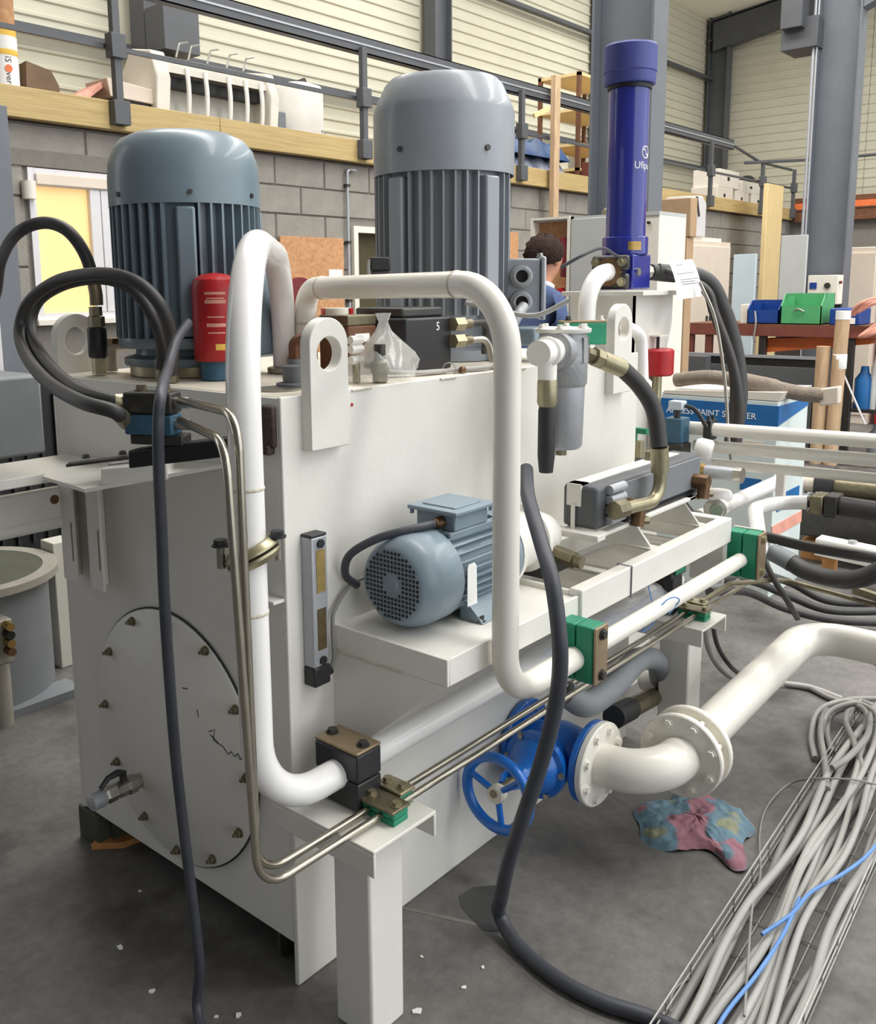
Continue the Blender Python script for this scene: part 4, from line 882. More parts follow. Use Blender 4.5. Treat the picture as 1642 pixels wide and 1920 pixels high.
MB().lathe([(.021, 1.41), (.021, 1.435), (.016, 1.438), (.016, 1.46)], (cx, cy, 0), Z_, n=6).build('union_nut', 'tarnish', tcf, smooth=20)
br = thing('breather_elbow', 'cream elbow fitting behind the check valve', 'fitting', (cx+.05, .80, 1.29))
MB().tube(bend([(cx+.06, .80, 1.292), (cx+.06, .80, 1.36), (cx+.10, .76, 1.365)], .02, 6), .016, n=14).build('elbow', 'cab_cream', br); MB().box(cx+.045, cx+.10, .765, .82, 1.365, 1.378).build('plate', 'bronze', br)
# black cable hanging before the tank end
one(MB().tube(spline([(0.033, 0.33, 1.428), (-0.043, 0.27, 1.394), (-0.115, 0.2, 1.347), (-0.26, 0.018, 1.324), (-0.285, -0.004, 1.277), (-0.285, 0.002, 1.192), (-0.28, 0.011, 1.074), (-0.275, 0.021, 0.952), (-0.265, 0.033, 0.782), (-0.25, 0.048, 0.611), (-0.235, 0.056, 0.457), (-0.22, 0.06, 0.286), (-0.21, 0.063, 0.147), (-.205, .085, .03), (-.28, -.06, .0095), (-.5, -.3, .0095)], 10), .0105, n=14), 'power_cable', 'cable_black', 'black power cable hanging down in front of the manhole cover', 'cable')
# thick black cable on the right
one(MB().tube(spline([(0.61, -0.17, 1.074), (0.512, -0.24, 1.037), (0.421, -0.33, 0.974), (0.358, -0.4, 0.91), (0.337, -0.43, 0.822), (0.337, -0.435, 0.744), (0.345, -0.42, 0.646), (0.345, -0.39, 0.518), (0.333, -0.36, 0.403), (0.349, -0.31, 0.262), (0.378, -0.27, 0.138), (.425, -.232, .05), (.398, -.30, .0185), (.368, -.42, .0165), (.37, -.53, .0165), (.40, -.66, .0165), (.40, -.9, .0165)], 10), [.0165]*161, n=16), 'power_cable', 'cable_black', 'thick dark cable falling past the green clamp onto the floor', 'cable')
# ================================================================== ON THE TANK TOP
def fitting(name, lab, c, prof, mt, n=8, cat='fitting'):
    return one(MB().lathe(prof, c, Z_, n=n), name, mt, lab, cat, smooth=20)
fitting('hex_fitting', 'brass hex fitting on the tank top behind the white arch', (.36, .33, 0), [(.024, 1.291), (.024, 1.31), (.030, 1.312), (.030, 1.335), (.02, 1.338), (.02, 1.36)], 'brass', 6)
fitting('hex_fitting', 'short steel hex plug near the foot of the white arch', (.25, .20, 0), [(.022, 1.291), (.022, 1.30), (.028, 1.302), (.028, 1.335), (.016, 1.34), (.016, 1.36)], 'steel', 6)
fb_ = thing('filler_neck', 'grey flanged filler cap with rusty elbow left of the lug', 'cap', (.16, .13, 1.29))
MB().lathe([(.045, 1.291), (.045, 1.298), (.030, 1.30), (.032, 1.335), (.018, 1.34), (.018, 1.35)], (.165, .13, 0), Z_, n=22).build('cap', 'pit_grey', fb_)
MB().tube(bend([(.165, .13, 1.35), (.165, .13, 1.385), (.19, .10, 1.395)], .012, 5), .016, n=8).build('elbow', 'rust', fb_)
MB().lathe([(.05, 0), (.05, .003), (0, .003)], (.10, .12, 1.290), Z_, n=24).build('washer_plate', 'steel', fb_)
rc2 = thing('accumulator', 'red and cream canister behind the lifting lug', 'canister', (.47, .33, 1.29))
c = V((.475, .31, 0))
MB().lathe([(.03, 1.291), (.03, 1.36), (.036, 1.365), (.036, 1.42), (.036, 1.45)], c, Z_, n=24).build('sleeve', 'off_white', rc2)
MB().lathe([(.0365, 1.36), (.0372, 1.362), (.0372, 1.37)], c, Z_, n=24, cap=False).build('red_band', 'red', rc2)
for a in (2.6, 5.2): MB().obox(c+V((math.cos(a), math.sin(a), 0))*.037+Z_*1.42, V((math.cos(a), math.sin(a), 0))*.002, V((-math.sin(a), math.cos(a), 0))*.012, Z_*.03).build('red_label', 'red', rc2, smooth=0)
fv = thing('test_fitting', 'white four-lobed test fitting right of the near lug', 'fitting', (.30, .08, 1.29))
for z in (1.34, 1.365, 1.385): MB().cyl((.30-.018, .08, z), (.30+.018, .08, z), .010, n=8).build('lobe', 'white_cap', fv)
MB().cyl((.30, .08, 1.291), (.30, .08, 1.34), .009, n=10).build('stem', 'zinc', fv); MB().cyl((.31, .06, 1.33), (.31, .045, 1.328), .008, n=6).build('plug', 'steel', fv)
# black pump block between the motors with print and fittings
PB = thing('pump_block', 'black pump block between the two big motors with steel unions', 'pump', (.62, .22, 1.29))
MB().box(.52, .70, .12, .30, 1.292, 1.425).build('block', 'black_plastic', PB, bev=.006)
MB().box(.53, .69, .14, .30, 1.425, 1.45).build('cover', 'dark_steel', PB, bev=.006)
text_mesh('printed_digit', '5', .03, (.635, .1195, 1.392), X_, Z_, 'paper', PB)
for z in (1.405, 1.362):
    q = V((.70, .13, z))
    MB().tube([q-X_*.01-Y_*.02, q+X_*.03-Y_*.02], .019, n=6).build('hex_union', 'zinc', PB, smooth=20); MB().tube([q+X_*.03-Y_*.02, q+X_*.065-Y_*.02], .013, n=12).build('union_sleeve', 'tarnish', PB)
MB().tube(bend([(.765, .11, 1.362), (.83, .10, 1.362), (.84, .09, 1.30)], .03, 6), .009, n=10).build('steel_tube', 'steel', PB); MB().tube(bend([(.765, .11, 1.405), (.85, .12, 1.405), (.87, .14, 1.32)], .03, 6), .009, n=10).build('steel_tube', 'dark_steel', PB)
cv = thing('control_valve', 'brown valve stack with label plates behind the plastic bag', 'valve', (.44, .26, 1.29))
MB().box(.40, .50, .20, .30, 1.292, 1.41).build('body', 'rust', cv, bev=.005); MB().box(.42, .47, .195, .2, 1.37, 1.39).build('label_plate', 'paper', cv, smooth=0); MB().box(.40, .50, .20, .30, 1.41, 1.435).build('head', 'tarnish', cv, bev=.003)
MB().cyl((.48, .20, 1.34), (.48, .18, 1.34), .014, n=8).build('knob', 'bronze', cv)
so = thing('solenoid_plug', 'black connector plug with white wire against the tall motor', 'connector', (.72, .35, 1.5))
q = V((0.693, 0.36, 1.562))
MB().obox(q, (.02, -.018, 0), (.014, .016, 0), (0, 0, .018)).build('plug', 'black_plastic', so, bev=.004); MB().obox(q+V((0, 0, -.03)), (.018, -.016, 0), (.012, .014, 0), (0, 0, .012)).build('coil', 'dark_steel', so, bev=.003)
MB().tube(spline([q+V((-.02, .01, .01)), q+V((-.032, .01, 0)), q+V((-.035, .01, -.05))], 6), .005, n=8).build('wire', 'cable_light', so)
# plastic bag over a fitting
bgx, bgy = .375, .075
bf = thing('bagged_fitting', 'steel hex fitting with black stub on the tank edge inside the bag', 'fitting', (.335, .04, 1.291))
MB().lathe([(.018, 1.291), (.018, 1.31), (.022, 1.312), (.022, 1.335), (.015, 1.34)], (.335, .04, 0), Z_, n=6).build('hex_fitting', 'tarnish', bf, smooth=20); MB().cyl((.335, .04, 1.34), (.335, .04, 1.375), .013, n=14).build('black_stub', 'dark_steel', bf)
bg = MB(); n = 26; rows = [(0.002, .095), (.02, .10), (.04, .09), (.06, .072), (.085, .045), (.11, .02), (.13, .012), (.15, .020)]; vs = []
for k, (h, r) in enumerate(rows):
    for i in range(n):
        a = 2*math.pi*i/n; rr = r*(1+.16*math.sin(3*a+k)+.1*math.sin(7*a+2*k)); vs.append((bgx+rr*math.cos(a)*1.05+h*.1, bgy+rr*math.sin(a)*.75, 1.292+h))
bg.add(vs, [(k*n+i, k*n+(i+1) % n, (k+1)*n+(i+1) % n, (k+1)*n+i) for k in range(len(rows)-1) for i in range(n)])
one(bg, 'plastic_bag', 'plastic_clear', 'crumpled clear plastic bag tied over a fitting on the tank edge', 'bag', smooth=80)
for k, (lab, o_) in enumerate((('front grey signal cable of the bundle along the tank edge', 0), ('middle grey signal cable of the bundle along the tank edge', .012), ('rear grey signal cable of the bundle along the tank edge', .024))):
    one(MB().tube(spline([(.43, .10+o_, 1.305), (.50, .06+o_, 1.298), (.58, .05+o_*.6, 1.297), (.66, .05-o_, 1.297), (.72, .03-o_*.4, 1.298), (.78, .02+o_, 1.297)], 6), .0045, n=8), 'signal_cable', 'cable_light', lab, 'cable', 'signal cables on the tank edge')
zt = one(MB().tube([(.60, .05+.022*math.cos(t*.785), 1.30+.016*math.sin(t*.785)) for t in range(8)], .002, n=5, closed=True), 'cable_tie', 'cable_light', 'white cable tie round the bundle on the tank edge', 'cable tie')
fitting('small_plug', 'small brown plug on the tank edge before the tall motor', (.62, .025, 0), [(.010, 1.291), (.010, 1.302), (.006, 1.306)], 'bronze', 6)
fitting('level_switch', 'cream stub socket on the tank edge behind the cream pipe', (.80, .03, 0), [(.020, 1.291), (.020, 1.35), (.014, 1.355)], 'cream_dirty', 16)
gb = thing('ball_valve', 'green block clamp with black thumbscrew behind the grey filter', 'valve', (1.3, .2, 1.3))
q = V((1.45, 0.165, 1.348))
MB().obox(q, (.06, -.05, 0), (.02, .024, 0), (0, 0, .035)).build('block', 'green', gb, bev=.004); MB().obox(q+Z_*.038, (.06, -.05, 0), (.02, .024, 0), (0, 0, .003)).build('plate', 'tan_steel', gb, bev=.001)
for s_ in (-.7, .7): MB().hexbolt(q+V((.06, -.05, 0))*s_+Z_*.041, Z_, .009, .014).build('thumbscrew', 'dark_steel' if s_ < 0 else 'cream', gb)
MB().cyl((q.x, q.y, 1.291), q-Z_*.035, .02, n=12).build('post', 'cream', gb)
# ================================================================== RIGHT HAND MANIFOLD
rk = thing('fire_bucket_cap', 'red round filter can behind the white bracket', 'filter', (1.9, .05, 1.1))
c = V((1.95, 0.151, 1.23))
MB().lathe([(0, -.055), (.05, -.055), (.058, -.048), (.058, .035), (.05, .042), (0, .042)], c, Z_, n=28, cap=False).build('can', 'red', rk); MB().cyl(c+Z_*.035, c+Z_*.085, .006, n=8).build('stem', 'black', rk); MB().box(c.x-.03, c.x+.05, c.y-.02, c.y+.02, c.z+.085, c.z+.09).build('lid_plate', 'off_white', rk)
MB().cyl((c.x, c.y, .9), c-Z_*.055, .018, n=12).build('post', 'zinc', rk)
nz_ = thing('white_spigot', 'white bent spigot beside the far lifting lug', 'pipe', (1.6, 0.042, 1.214))
MB().tube(bend([(1.50, .05, 1.372), (1.6, 0.042, 1.339), (1.6, 0.033, 1.189)], .05, 8), .020, n=16).build('pipe', 'white_pipe', nz_, smooth=60)
q = V((1.6, 0.033, 1.189)); MB().lathe([(.024, 0), (.03, .006), (.03, .03), (.024, .036)], q+Z_*.006, -Z_, n=16).build('union', 'white_cap', nz_); MB().tube([q-Z_*.03, q+V((.02, -.03, -.10))], .012, n=8).build('black_tail', 'black_rubber', nz_)
gv = thing('ball_valve', 'small ball valve with green lever at the far tank corner', 'valve', (1.6, 0.036, 0.932))
q = V((1.6, 0.038, 1.012))
MB().box(q.x-.012, q.x+.012, q.y-.03, q.y+.012, q.z+.005, q.z+.022).box(q.x-.012, q.x+.012, q.y+.012, q.y+.022, q.z-.045, q.z+.022).build('lever', 'green', gv, smooth=0); MB().cyl(q-Z_*.075, q-Z_*.02, .016, n=12).build('stem', 'zinc', gv); MB().ball(q-Z_*.095, .03, n=14, sc=(1, 1, .8)).build('body', 'black_plastic', gv); MB().cyl(q-Z_*.16, q-Z_*.11, .02, n=12).build('socket', 'tarnish', gv)
bvk = thing('proportional_valve', 'teal blue square valve block joining the white horizontal pipes', 'valve', (1.95, .05, .9))
q = V((1.95, 0.068, 0.983))
MB().obox(q, (.036, 0, 0), (0, .034, 0), (0, 0, .045)).build('block', 'valve_steel_blue', bvk, bev=.004); MB().cyl(q+Z_*.045, q+Z_*.075, .012, n=10).build('stem', 'dark_steel', bvk); MB().obox(q+Z_*.09, (.022, 0, 0), (0, .026, 0), (0, 0, .016)).build('coil', 'pale_blue', bvk, bev=.004); MB().obox(q-Z_*.075, (.04, 0, 0), (0, .04, 0), (0, 0, .03)).build('base', 'dark_steel', bvk, bev=.004)
MB().tube(spline([q+V((0, -.03, .09)), q+V((0, -.07, .075)), q+V((0, -.11, .02))], 6), .008, n=8).build('lead', 'black_rubber', bvk)
# horizontal pipes to the right
for zz, r, lab, y0, mt in ((.987, .024, 'topmost cream pipe of the three running out to the right', .05, 'cream_pipe'), (.926, .022, 'middle cream pipe of the three running out to the right', .02, 'cream_pipe'), (.868, .018, 'lowest, thinner cream pipe of the three running out to the right', -.05, 'cream_pipe')):
    t = thing('distribution_pipe', lab, 'pipe', (2.0, -.4, zz), 'cream distribution pipes')
    MB().tube([(2.0, y0, zz), (2.0, -1.6, zz+.035)], r, n=20).build('pipe', mt, t, smooth=60)
    if zz > .98:
        MB().obox((2.0, -.035, zz), (.03, 0, 0), (0, .014, 0), (0, 0, .036)).build('clamp', 'black_plastic', t, bev=.003)
        for s_ in (-1, 1): MB().cyl((2.0+s_*.018, -.035, zz+.036), (2.0+s_*.018, -.035, zz+.052), .006, n=8).build('clamp_bolt', 'dark_steel', t)
    elif zz > .9: MB().lathe([(0, 0), (.03, .006), (.038, .02), (.038, .055), (.03, .065)], (1.9, -0.02, 0.937), (.3, -1, -.2), n=22).build('end_bell', 'white_pipe', t)
    else: MB().obox((2.02, -.285, zz-.05), (.014, 0, 0), (0, .014, 0), (0, 0, .05)).build('hanger', 'cream', t, bev=.002)
sg = thing('sight_tube', 'clear and steel sight tube before the white tee pipe', 'fitting', (1.8, -.1, .85))
a, b2 = V((1.8, 0.026, 0.874)), V((1.8, -0.234, 0.877))
MB().tube([a, a.lerp(b2, .4)], .020, n=16).build('steel_body', 'steel', sg); MB().tube([a.lerp(b2, .4), a.lerp(b2, .52)], .027, n=8).build('brass_nut', 'brass', sg, smooth=20); MB().tube([a.lerp(b2, .52), a.lerp(b2, .9)], .023, n=18).build('glass_tube', 'alu', sg); MB().tube([a.lerp(b2, .9), b2], .026, n=18).build('end_cap', 'steel', sg)
MB().tube([a.lerp(b2, .3), a.lerp(b2, .3)+V((0, 0, -.05))], .012, n=10).build('drop_leg', 'tarnish', sg)
tp_ = thing('tee_pipe', 'white tee pipe with steel end plug lying behind the cooler frame', 'pipe', (1.9, -.15, .7))
MB().tube([(1.66, -.15, .748), (2.37, -.15, .748)], .026, n=20).build('pipe', 'white_pipe', tp_, smooth=60); MB().ball((2.37, -.15, .748), .026, n=16).build('dome_end', 'white_pipe', tp_)
q = V((1.669, -0.19, 0.79)); MB().tube([V((1.86, -.15, .748)), q+V((-.03, -.02, 0))], .030, n=20).build('branch', 'white_pipe', tp_, smooth=60); MB().lathe([(.034, 0), (.034, .02), (.02, .022), (.02, .03)], q+V((-.02, -.015, 0)), V((-.7, -.5, 0)), n=18).build('end_plug', 'steel', tp_); MB().lathe([(.040, 0), (.042, .006), (.042, .022), (.036, .03), (0, .031)], (1.823, -0.15, 0.783), Z_, n=22).build('tee_cap', 'white_pipe', tp_)
bs = thing('brass_cock', 'small brass drain cock under the sight tube', 'valve', (1.72, -0.118, 0.833))
q = V((1.72, -0.118, 0.833)); MB().cyl(q-Y_*.025, q+Y_*.03, .014, n=8).build('body', 'bronze', bs, smooth=20); MB().cyl(q, q-Z_*.035, .011, n=10).build('outlet', 'rust', bs); MB().ball(q+V((0, -.03, .01)), .014, n=10).build('knob', 'white_cap', bs)
one(MB().tube([(1.75, -0.045, 0.782), (1.62, -0.15, 0.767)], .010, n=8), 'rubber_strut', 'black_rubber', 'short black rubber strut behind the far cooler bracket', 'strut')
# ---- film and wire on the frame
fl = MB(); vs = []
for i in range(9):
    x = .70+.68*i/8
    for j in range(3): vs.append((x, -.16-.035*j, .583+.012*math.sin(i*1.9+j)-.012*j*(1+.4*math.sin(i*2.3))))
fl.add(vs, [(i*3+j, i*3+j+1, (i+1)*3+j+1, (i+1)*3+j) for i in range(8) for j in range(2)])
one(fl, 'plastic_film', 'film', 'crinkled bluish plastic film lying on the white pipe under the frame', 'film', smooth=80)
bw = MB()
for x in (.86,): bw.tube([(x, -.322, .728), (x, -.322, .808), (x, -.283, .808), (x, -.283, .728)], .002, n=6, closed=True)
one(bw, 'tie_wire', 'ink', 'dark tie wire looped round the frame rail', 'wire')
one(MB().tube(spline([(.98, -.31, .725), (.95, -.345, .65), (.90, -.335, .63), (.96, -.37, .703), (1.02, -.378, .69), (1.0, -.36, .652)], 6), .002, n=6), 'tie_wire', 'cable_blue', 'thin blue wire looped over the cream straight pipe', 'wire')
cc = thing('cable_chain', 'dark plastic clip hanging under the frame rail', 'clip', (1.2, -.28, .68)); MB().box(1.16, 1.26, -.29, -.25, .69, .725).build('body', 'black_plastic', cc, bev=.004); MB().box(1.18, 1.24, -.295, -.29, .70, .715).build('pad', 'green', cc, smooth=0)
# hoses leaving low on the right
hose('pressure_hose', 'thick black hose sagging right from the outlet behind the far green clamp', [(1.72, -0.371, 0.66), (1.7, -0.423, 0.649), (1.68, -0.486, 0.631), (1.64, -0.575, 0.634), (1.6, -0.657, 0.66), (1.58, -0.729, 0.711), (1.55, -0.81, 0.786)], .027, ((0, 14, .029, 'pit_grey'),))
hose('pressure_hose', 'black hose lying straight behind the sagging hose', [(2, -0.244, 0.632), (2, -0.367, 0.621), (1.98, -0.492, 0.624), (1.95, -0.643, 0.632)], .018, ())
for k, (pp_, lab) in enumerate((([(2.116, -0.014, 0.35), (2.591, 0.019, 0.22), (2.778, -0.076, 0.12), (2.873, -0.246, 0.08), (3.076, -0.489, 0.06)], 'lowest black hose of the bundle on the floor behind the flanged pipe'),
                               ([(2.286, 0.036, 0.35), (2.655, 0.022, 0.25), (2.858, -0.07, 0.15), (2.931, -0.228, 0.1), (3.164, -0.466, 0.09)], 'middle black hose of the bundle on the floor behind the flanged pipe'),
                               ([(2.37, 0.062, 0.38), (2.644, 0.043, 0.3), (2.897, -0.054, 0.2), (2.963, -0.216, 0.13), (3.214, -0.453, 0.11)], 'uppermost black hose of the bundle on the floor behind the flanged pipe'))):
    hose('floor_hose', lab, pp_, .017, (), 'floor hoses on the right')
hose('floor_hose', 'thin black hose dropping to the floor beside the far stand', [(1.8, -0.156, 0.357), (1.8, -0.178, 0.276), (1.85, -0.209, 0.191), (2.213, -0.136, 0.01), (2.24, -0.207, 0.01)], .008, ())
hose('floor_hose', 'grey hose curving to the floor beside the far stand', [(1.75, -0.153, 0.352), (1.75, -0.171, 0.271), (1.8, -0.211, 0.184), (2.138, -0.204, 0.012), (2.263, -0.317, 0.012), (2.218, -0.443, 0.012), (2.201, -0.59, 0.012)], .010, (), mt='cable_grey')
stt = thing('steel_tube', 'bare steel tube pair crossing under the far green clamp to the right', 'tube', (1.9, -.4, .5))
MB().tube(bend([(1.55, -.21, .50), (1.72, -.24, .53), (1.95, -0.337, 0.505), (1.95, -0.685, 0.474)], .05, 6), .008, n=10).build('tube', 'tarnish', stt, smooth=60); MB().tube([(1.95, -0.556, 0.517), (1.95, -0.652, 0.502)], .016, n=8).build('union', 'tarnish', stt, smooth=20)
hose('dark_hose', 'dark slanting hose behind the far stand', [(1.9, -0.279, 0.585), (1.88, -0.325, 0.524), (1.9, -0.366, 0.453), (1.95, -0.389, 0.379)], .010, ())
# ================================================================== ON THE MEZZANINE
ZM = 2.605
ir = thing('insulation_roll', 'standing white and yellow insulation roll at the left end of the mezzanine', 'roll', (1.585, 4.05, ZM))
cI = V((1.575, 4.06, 0))
MB().cyl(cI+Z_*ZM, cI+Z_*(ZM+.33), .085, n=28).build('wrapping', 'paper', ir, smooth=60)
MB().lathe([(.0855, 0), (.086, .002), (.086, .03), (.0855, .032)], cI+Z_*(ZM+.225), Z_, n=28, cap=False).build('yellow_band', 'yellow', ir)
MB().cyl(cI+Z_*(ZM+.33), cI+Z_*(ZM+.38), .083, n=28).build('roll_top', 'yellow', ir, smooth=60)
MB().cyl(cI+Z_*(ZM+.38), cI+Z_*(ZM+.62), .08, n=28).build('second_roll', 'osb', ir, smooth=60)
aI = math.atan2(-1.36-4.06, -1.215-1.575)
def roll_text(body, size, ztop, mt, nm):
    cu = bpy.data.curves.new('t', 'FONT'); cu.body = body; cu.size = size; cu.resolution_u = 3; ob = bpy.data.objects.new('t', cu); COL.objects.link(ob); bpy.context.view_layer.update()
    me = bpy.data.meshes.new_from_object(ob.evaluated_get(bpy.context.evaluated_depsgraph_get())); bpy.data.objects.remove(ob); r = .0862
    b = MB(); b.add([cI+V((math.cos(aI+.35+(q.co.y-size*.3)/r)*r, math.sin(aI+.35+(q.co.y-size*.3)/r)*r, ztop-q.co.x)) for q in me.vertices], [tuple(p.vertices) for p in me.polygons])
    return b.build(nm, mt, ir, smooth=0)
roll_text('IS', .05, ZM+.218, 'marker', 'printed_lettering'); roll_text('ver', .05, ZM+.130, 'marker', 'printed_lettering')
q = cI+V((math.cos(aI+.36), math.sin(aI+.36), 0))*.085+Z_*(ZM+.150); MB().cyl(q, q+V((math.cos(aI+.36), math.sin(aI+.36), 0))*.0025, .021, n=20).build('printed_lettering', 'orange', ir)
one(MB().prism([(1.73, 4.1, ZM), (1.93, 4.06, ZM), (1.92, 4.06, ZM+.12), (1.88, 4.07, ZM+.2), (1.74, 4.1, ZM+.24)], (.02, .12, 0)), 'cardboard_piece', 'card_dark', 'grey-brown cardboard piece beside the insulation roll', 'cardboard', smooth=0)
one(MB().prism([(1.86, 3.95, ZM), (2.22, 4.05, ZM+.19), (2.24, 4.05, ZM+.17), (1.98, 3.93, ZM)], (.02, .22, 0)), 'cardboard_flap', 'pink', 'pale cardboard flap leaning behind the first railing post', 'cardboard', smooth=0)
fs_ = thing('foam_tray', 'pale pink flat tray tilted beside the first railing post', 'tray', (2.38, 4.05, ZM))
MB().prism([(2.22, 3.98, ZM+.09), (2.20, 3.98, ZM+.20), (2.57, 3.98, ZM+.17), (2.60, 3.98, ZM+.08)], (0, .25, 0)).build('tray', 'cab_cream', fs_, bev=.005); MB().box(2.26, 2.56, 4.0, 4.2, ZM, ZM+.09).build('dark_crate', 'black_plastic', fs_, smooth=0)
MB().box(2.30, 2.33, 3.985, 3.999, ZM, ZM+.07).build('green_strip', 'green', fs_, smooth=0)
# slatted cream appliance
ap = thing('wall_heater', 'cream appliance with five hanging straps lying on the mezzanine', 'appliance', (3.05, 4.1, ZM))
for x0, x1 in ((2.53, 2.64), (3.50, 3.58)): MB().prism([(x0, 3.95, ZM), (x0, 4.3, ZM), (x0, 4.35, ZM+.28), (x0, 4.2, ZM+.46), (x0, 3.98, ZM+.42), (x0, 3.92, ZM+.25)], (x1-x0, 0, 0)).build('end_cheek', 'off_white', ap, bev=.01)
MB().prism([(2.64, 3.99, ZM+.40), (2.64, 4.2, ZM+.455), (2.64, 4.2, ZM+.43), (2.64, 3.99, ZM+.33)], (.88, 0, 0)).build('top_beam', 'off_white', ap, bev=.006)
MB().box(2.64, 3.5, 4.12, 4.14, ZM+.02, ZM+.40).build('back_panel', 'clad_grey', ap, smooth=0)
MB().box(2.64, 3.5, 4.02, 4.10, ZM+.22, ZM+.29).build('dark_slot', 'black', ap, smooth=0)
MB().box(2.64, 3.5, 3.97, 3.98, ZM+.30, ZM+.34).build('front_rail', 'off_white', ap, smooth=0)
for x in (2.80, 2.95, 3.15, 3.30, 3.44): MB().tube(spline([(x, 3.965, ZM+.34), (x, 3.95, ZM+.2), (x, 3.962, ZM+.06), (x, 3.99, ZM+.0)], 5), .016, n=8).build('strap', 'white_cap', ap)
for x in (2.82, 2.92, 3.08, 3.25, 3.4): MB().tube(bend([(x, 4.1, ZM+.44), (x+.03, 4.1, ZM+.53), (x+.1, 4.1, ZM+.55)], .02, 4), .007, n=6).build('hook', 'wire', ap)
gl = thing('storage_case', 'grey plastic case beside the white drum on the mezzanine', 'case', (3.72, 4.25, ZM)); MB().box(3.62, 3.85, 4.15, 4.4, ZM, ZM+.22).build('case', 'pit_grey', gl, bev=.01); MB().box(3.73, 3.75, 4.14, 4.15, ZM, ZM+.25).build('black_strap', 'black', gl, smooth=0)
dm = thing('white_drum', 'tall white cylindrical drum with domed lid on the mezzanine', 'drum', (4.13, 4.32, ZM)); MB().lathe([(0, 0), (.2, 0), (.205, .01), (.205, .42), (.19, .46), (.12, .485), (0, .49)], (4.13, 4.32, ZM), Z_, n=36, cap=False).build('shell', 'white_cap', dm, smooth=50); MB().tube([(4.2, 4.125, ZM+.12), (4.24, 4.13, ZM+.12), (4.24, 4.13, ZM+.05)], .006, n=6).build('drain_pipe', 'alu', dm); MB().cyl((4.13, 4.32, ZM+.49), (4.2, 4.3, ZM+.52), .025, n=12).build('vent', 'dark_steel', dm)
# tarps under the railing
for k, (x0, x1, z0, h, mt, lab) in enumerate(((6.6, 7.55, ZM, .16, 'tarp_grey', 'folded grey-violet tarpaulin behind the tall motor on the mezzanine'), (6.55, 7.6, ZM+.16, .17, 'tarp_blue', 'folded dark blue tarpaulin lying on the grey one'))):
    b = MB(); vs = []; n = 12
    for i in range(n+1):
        x = x0+(x1-x0)*i/n
        for j in range(6):
            t = j/5; vs.append((x, 3.9+.5*t, z0+(h if 0 < j < 5 else 0)*(1+.25*math.sin(i*1.7+j*2.1+k)) if 0 < j < 5 else z0+.004))
    b.add(vs, [(i*6+j, i*6+j+1, (i+1)*6+j+1, (i+1)*6+j) for i in range(n) for j in range(5)]+[tuple(j for j in range(6)), tuple(n*6+5-j for j in range(6))])
    one(b, 'tarpaulin', mt, lab, 'tarpaulin', smooth=80)
# brown shelving rack
rk = thing('shelf_rack', 'brown steel shelf rack with pale boards on the mezzanine', 'rack', (8.35, 4.2, ZM))
for x, y in ((7.95, 4.02), (8.9, 4.02), (7.95, 4.5), (8.9, 4.5)): MB().box(x-.02, x+.02, y-.02, y+.02, ZM, 3.74).build('post', 'rust', rk, smooth=0)
for z in (2.72, 2.98, 3.34, 3.70): MB().box(7.93, 8.92, 4.0, 4.52, z, z+.03).build('shelf_board', 'timber_light', rk, smooth=0)
one(MB().tube([(8.2, 3.99, 3.05), (8.55, 3.99, 3.3)], .012, n=6), 'broom_stick', 'clad', 'thin white stick leaning across the brown shelf rack', 'stick')
one(MB().box(8.0, 8.3, 3.9, 4.0, ZM, ZM+.2), 'carton', 'bench_red', 'small dark carton at the foot of the brown rack', 'box', smooth=0, bev=.005)
one(MB().cyl((9.2, 4.7, ZM), (9.2, 4.7, ZM+.5), .16, n=20), 'grey_tub', 'clad_grey', 'pale grey tub half hidden behind the column', 'tub')
one(MB().obox((6.97, 3.70, 1.75), (.045, 0, 0), (0, .03, 0), (0, 0, 1.75)), 'wooden_post', 'pole_wood', 'rough wooden post standing from floor to railing behind the tall motor', 'post', bev=.006)
one(MB().obox((6.72, 3.70, 3.13), (.13, 0, .05), (0, .01, 0), (-.01, 0, .02)), 'torn_label', 'timber_light', 'short pale stick nailed to the wooden post top', 'stick', smooth=0)
# white cartons on the far mezzanine
for k, (x, z, w_, h, lab) in enumerate(((11.7, ZM, .55, .22, 'lower left white carton on the far mezzanine'), (12.35, ZM, .5, .2, 'lower middle white carton on the far mezzanine'), (12.95, ZM, .6, .2, 'lower right white carton on the far mezzanine'), (11.75, ZM+.22, .7, .24, 'upper left white carton on the far mezzanine'), (12.55, ZM+.2, .8, .16, 'upper right white carton on the far mezzanine'))):
    c_ = thing('white_carton', lab, 'box', (x+w_/2, 4.2, z), 'cartons on the far mezzanine'); MB().box(x, x+w_, 4.02, 4.4, z, z+h).build('carton', 'off_white', c_, bev=.006); MB().box(x+w_*.4, x+w_*.5, 4.015, 4.02, z+h*.4, z+h*.6).build('hand_hole', 'black', c_, smooth=0)
one(MB().ball((13.1, 4.15, ZM+.42), .1, n=12, sc=(1.4, 1, .6)), 'dark_bundle', 'black_plastic', 'dark bundle on top of the white cartons', 'bundle'); one(MB().ball((13.45, 4.1, ZM+.38), .09, n=12, sc=(1.5, 1, .7)), 'green_bundle', 'skirt_dark', 'dark green bundle right of the white cartons', 'bundle')
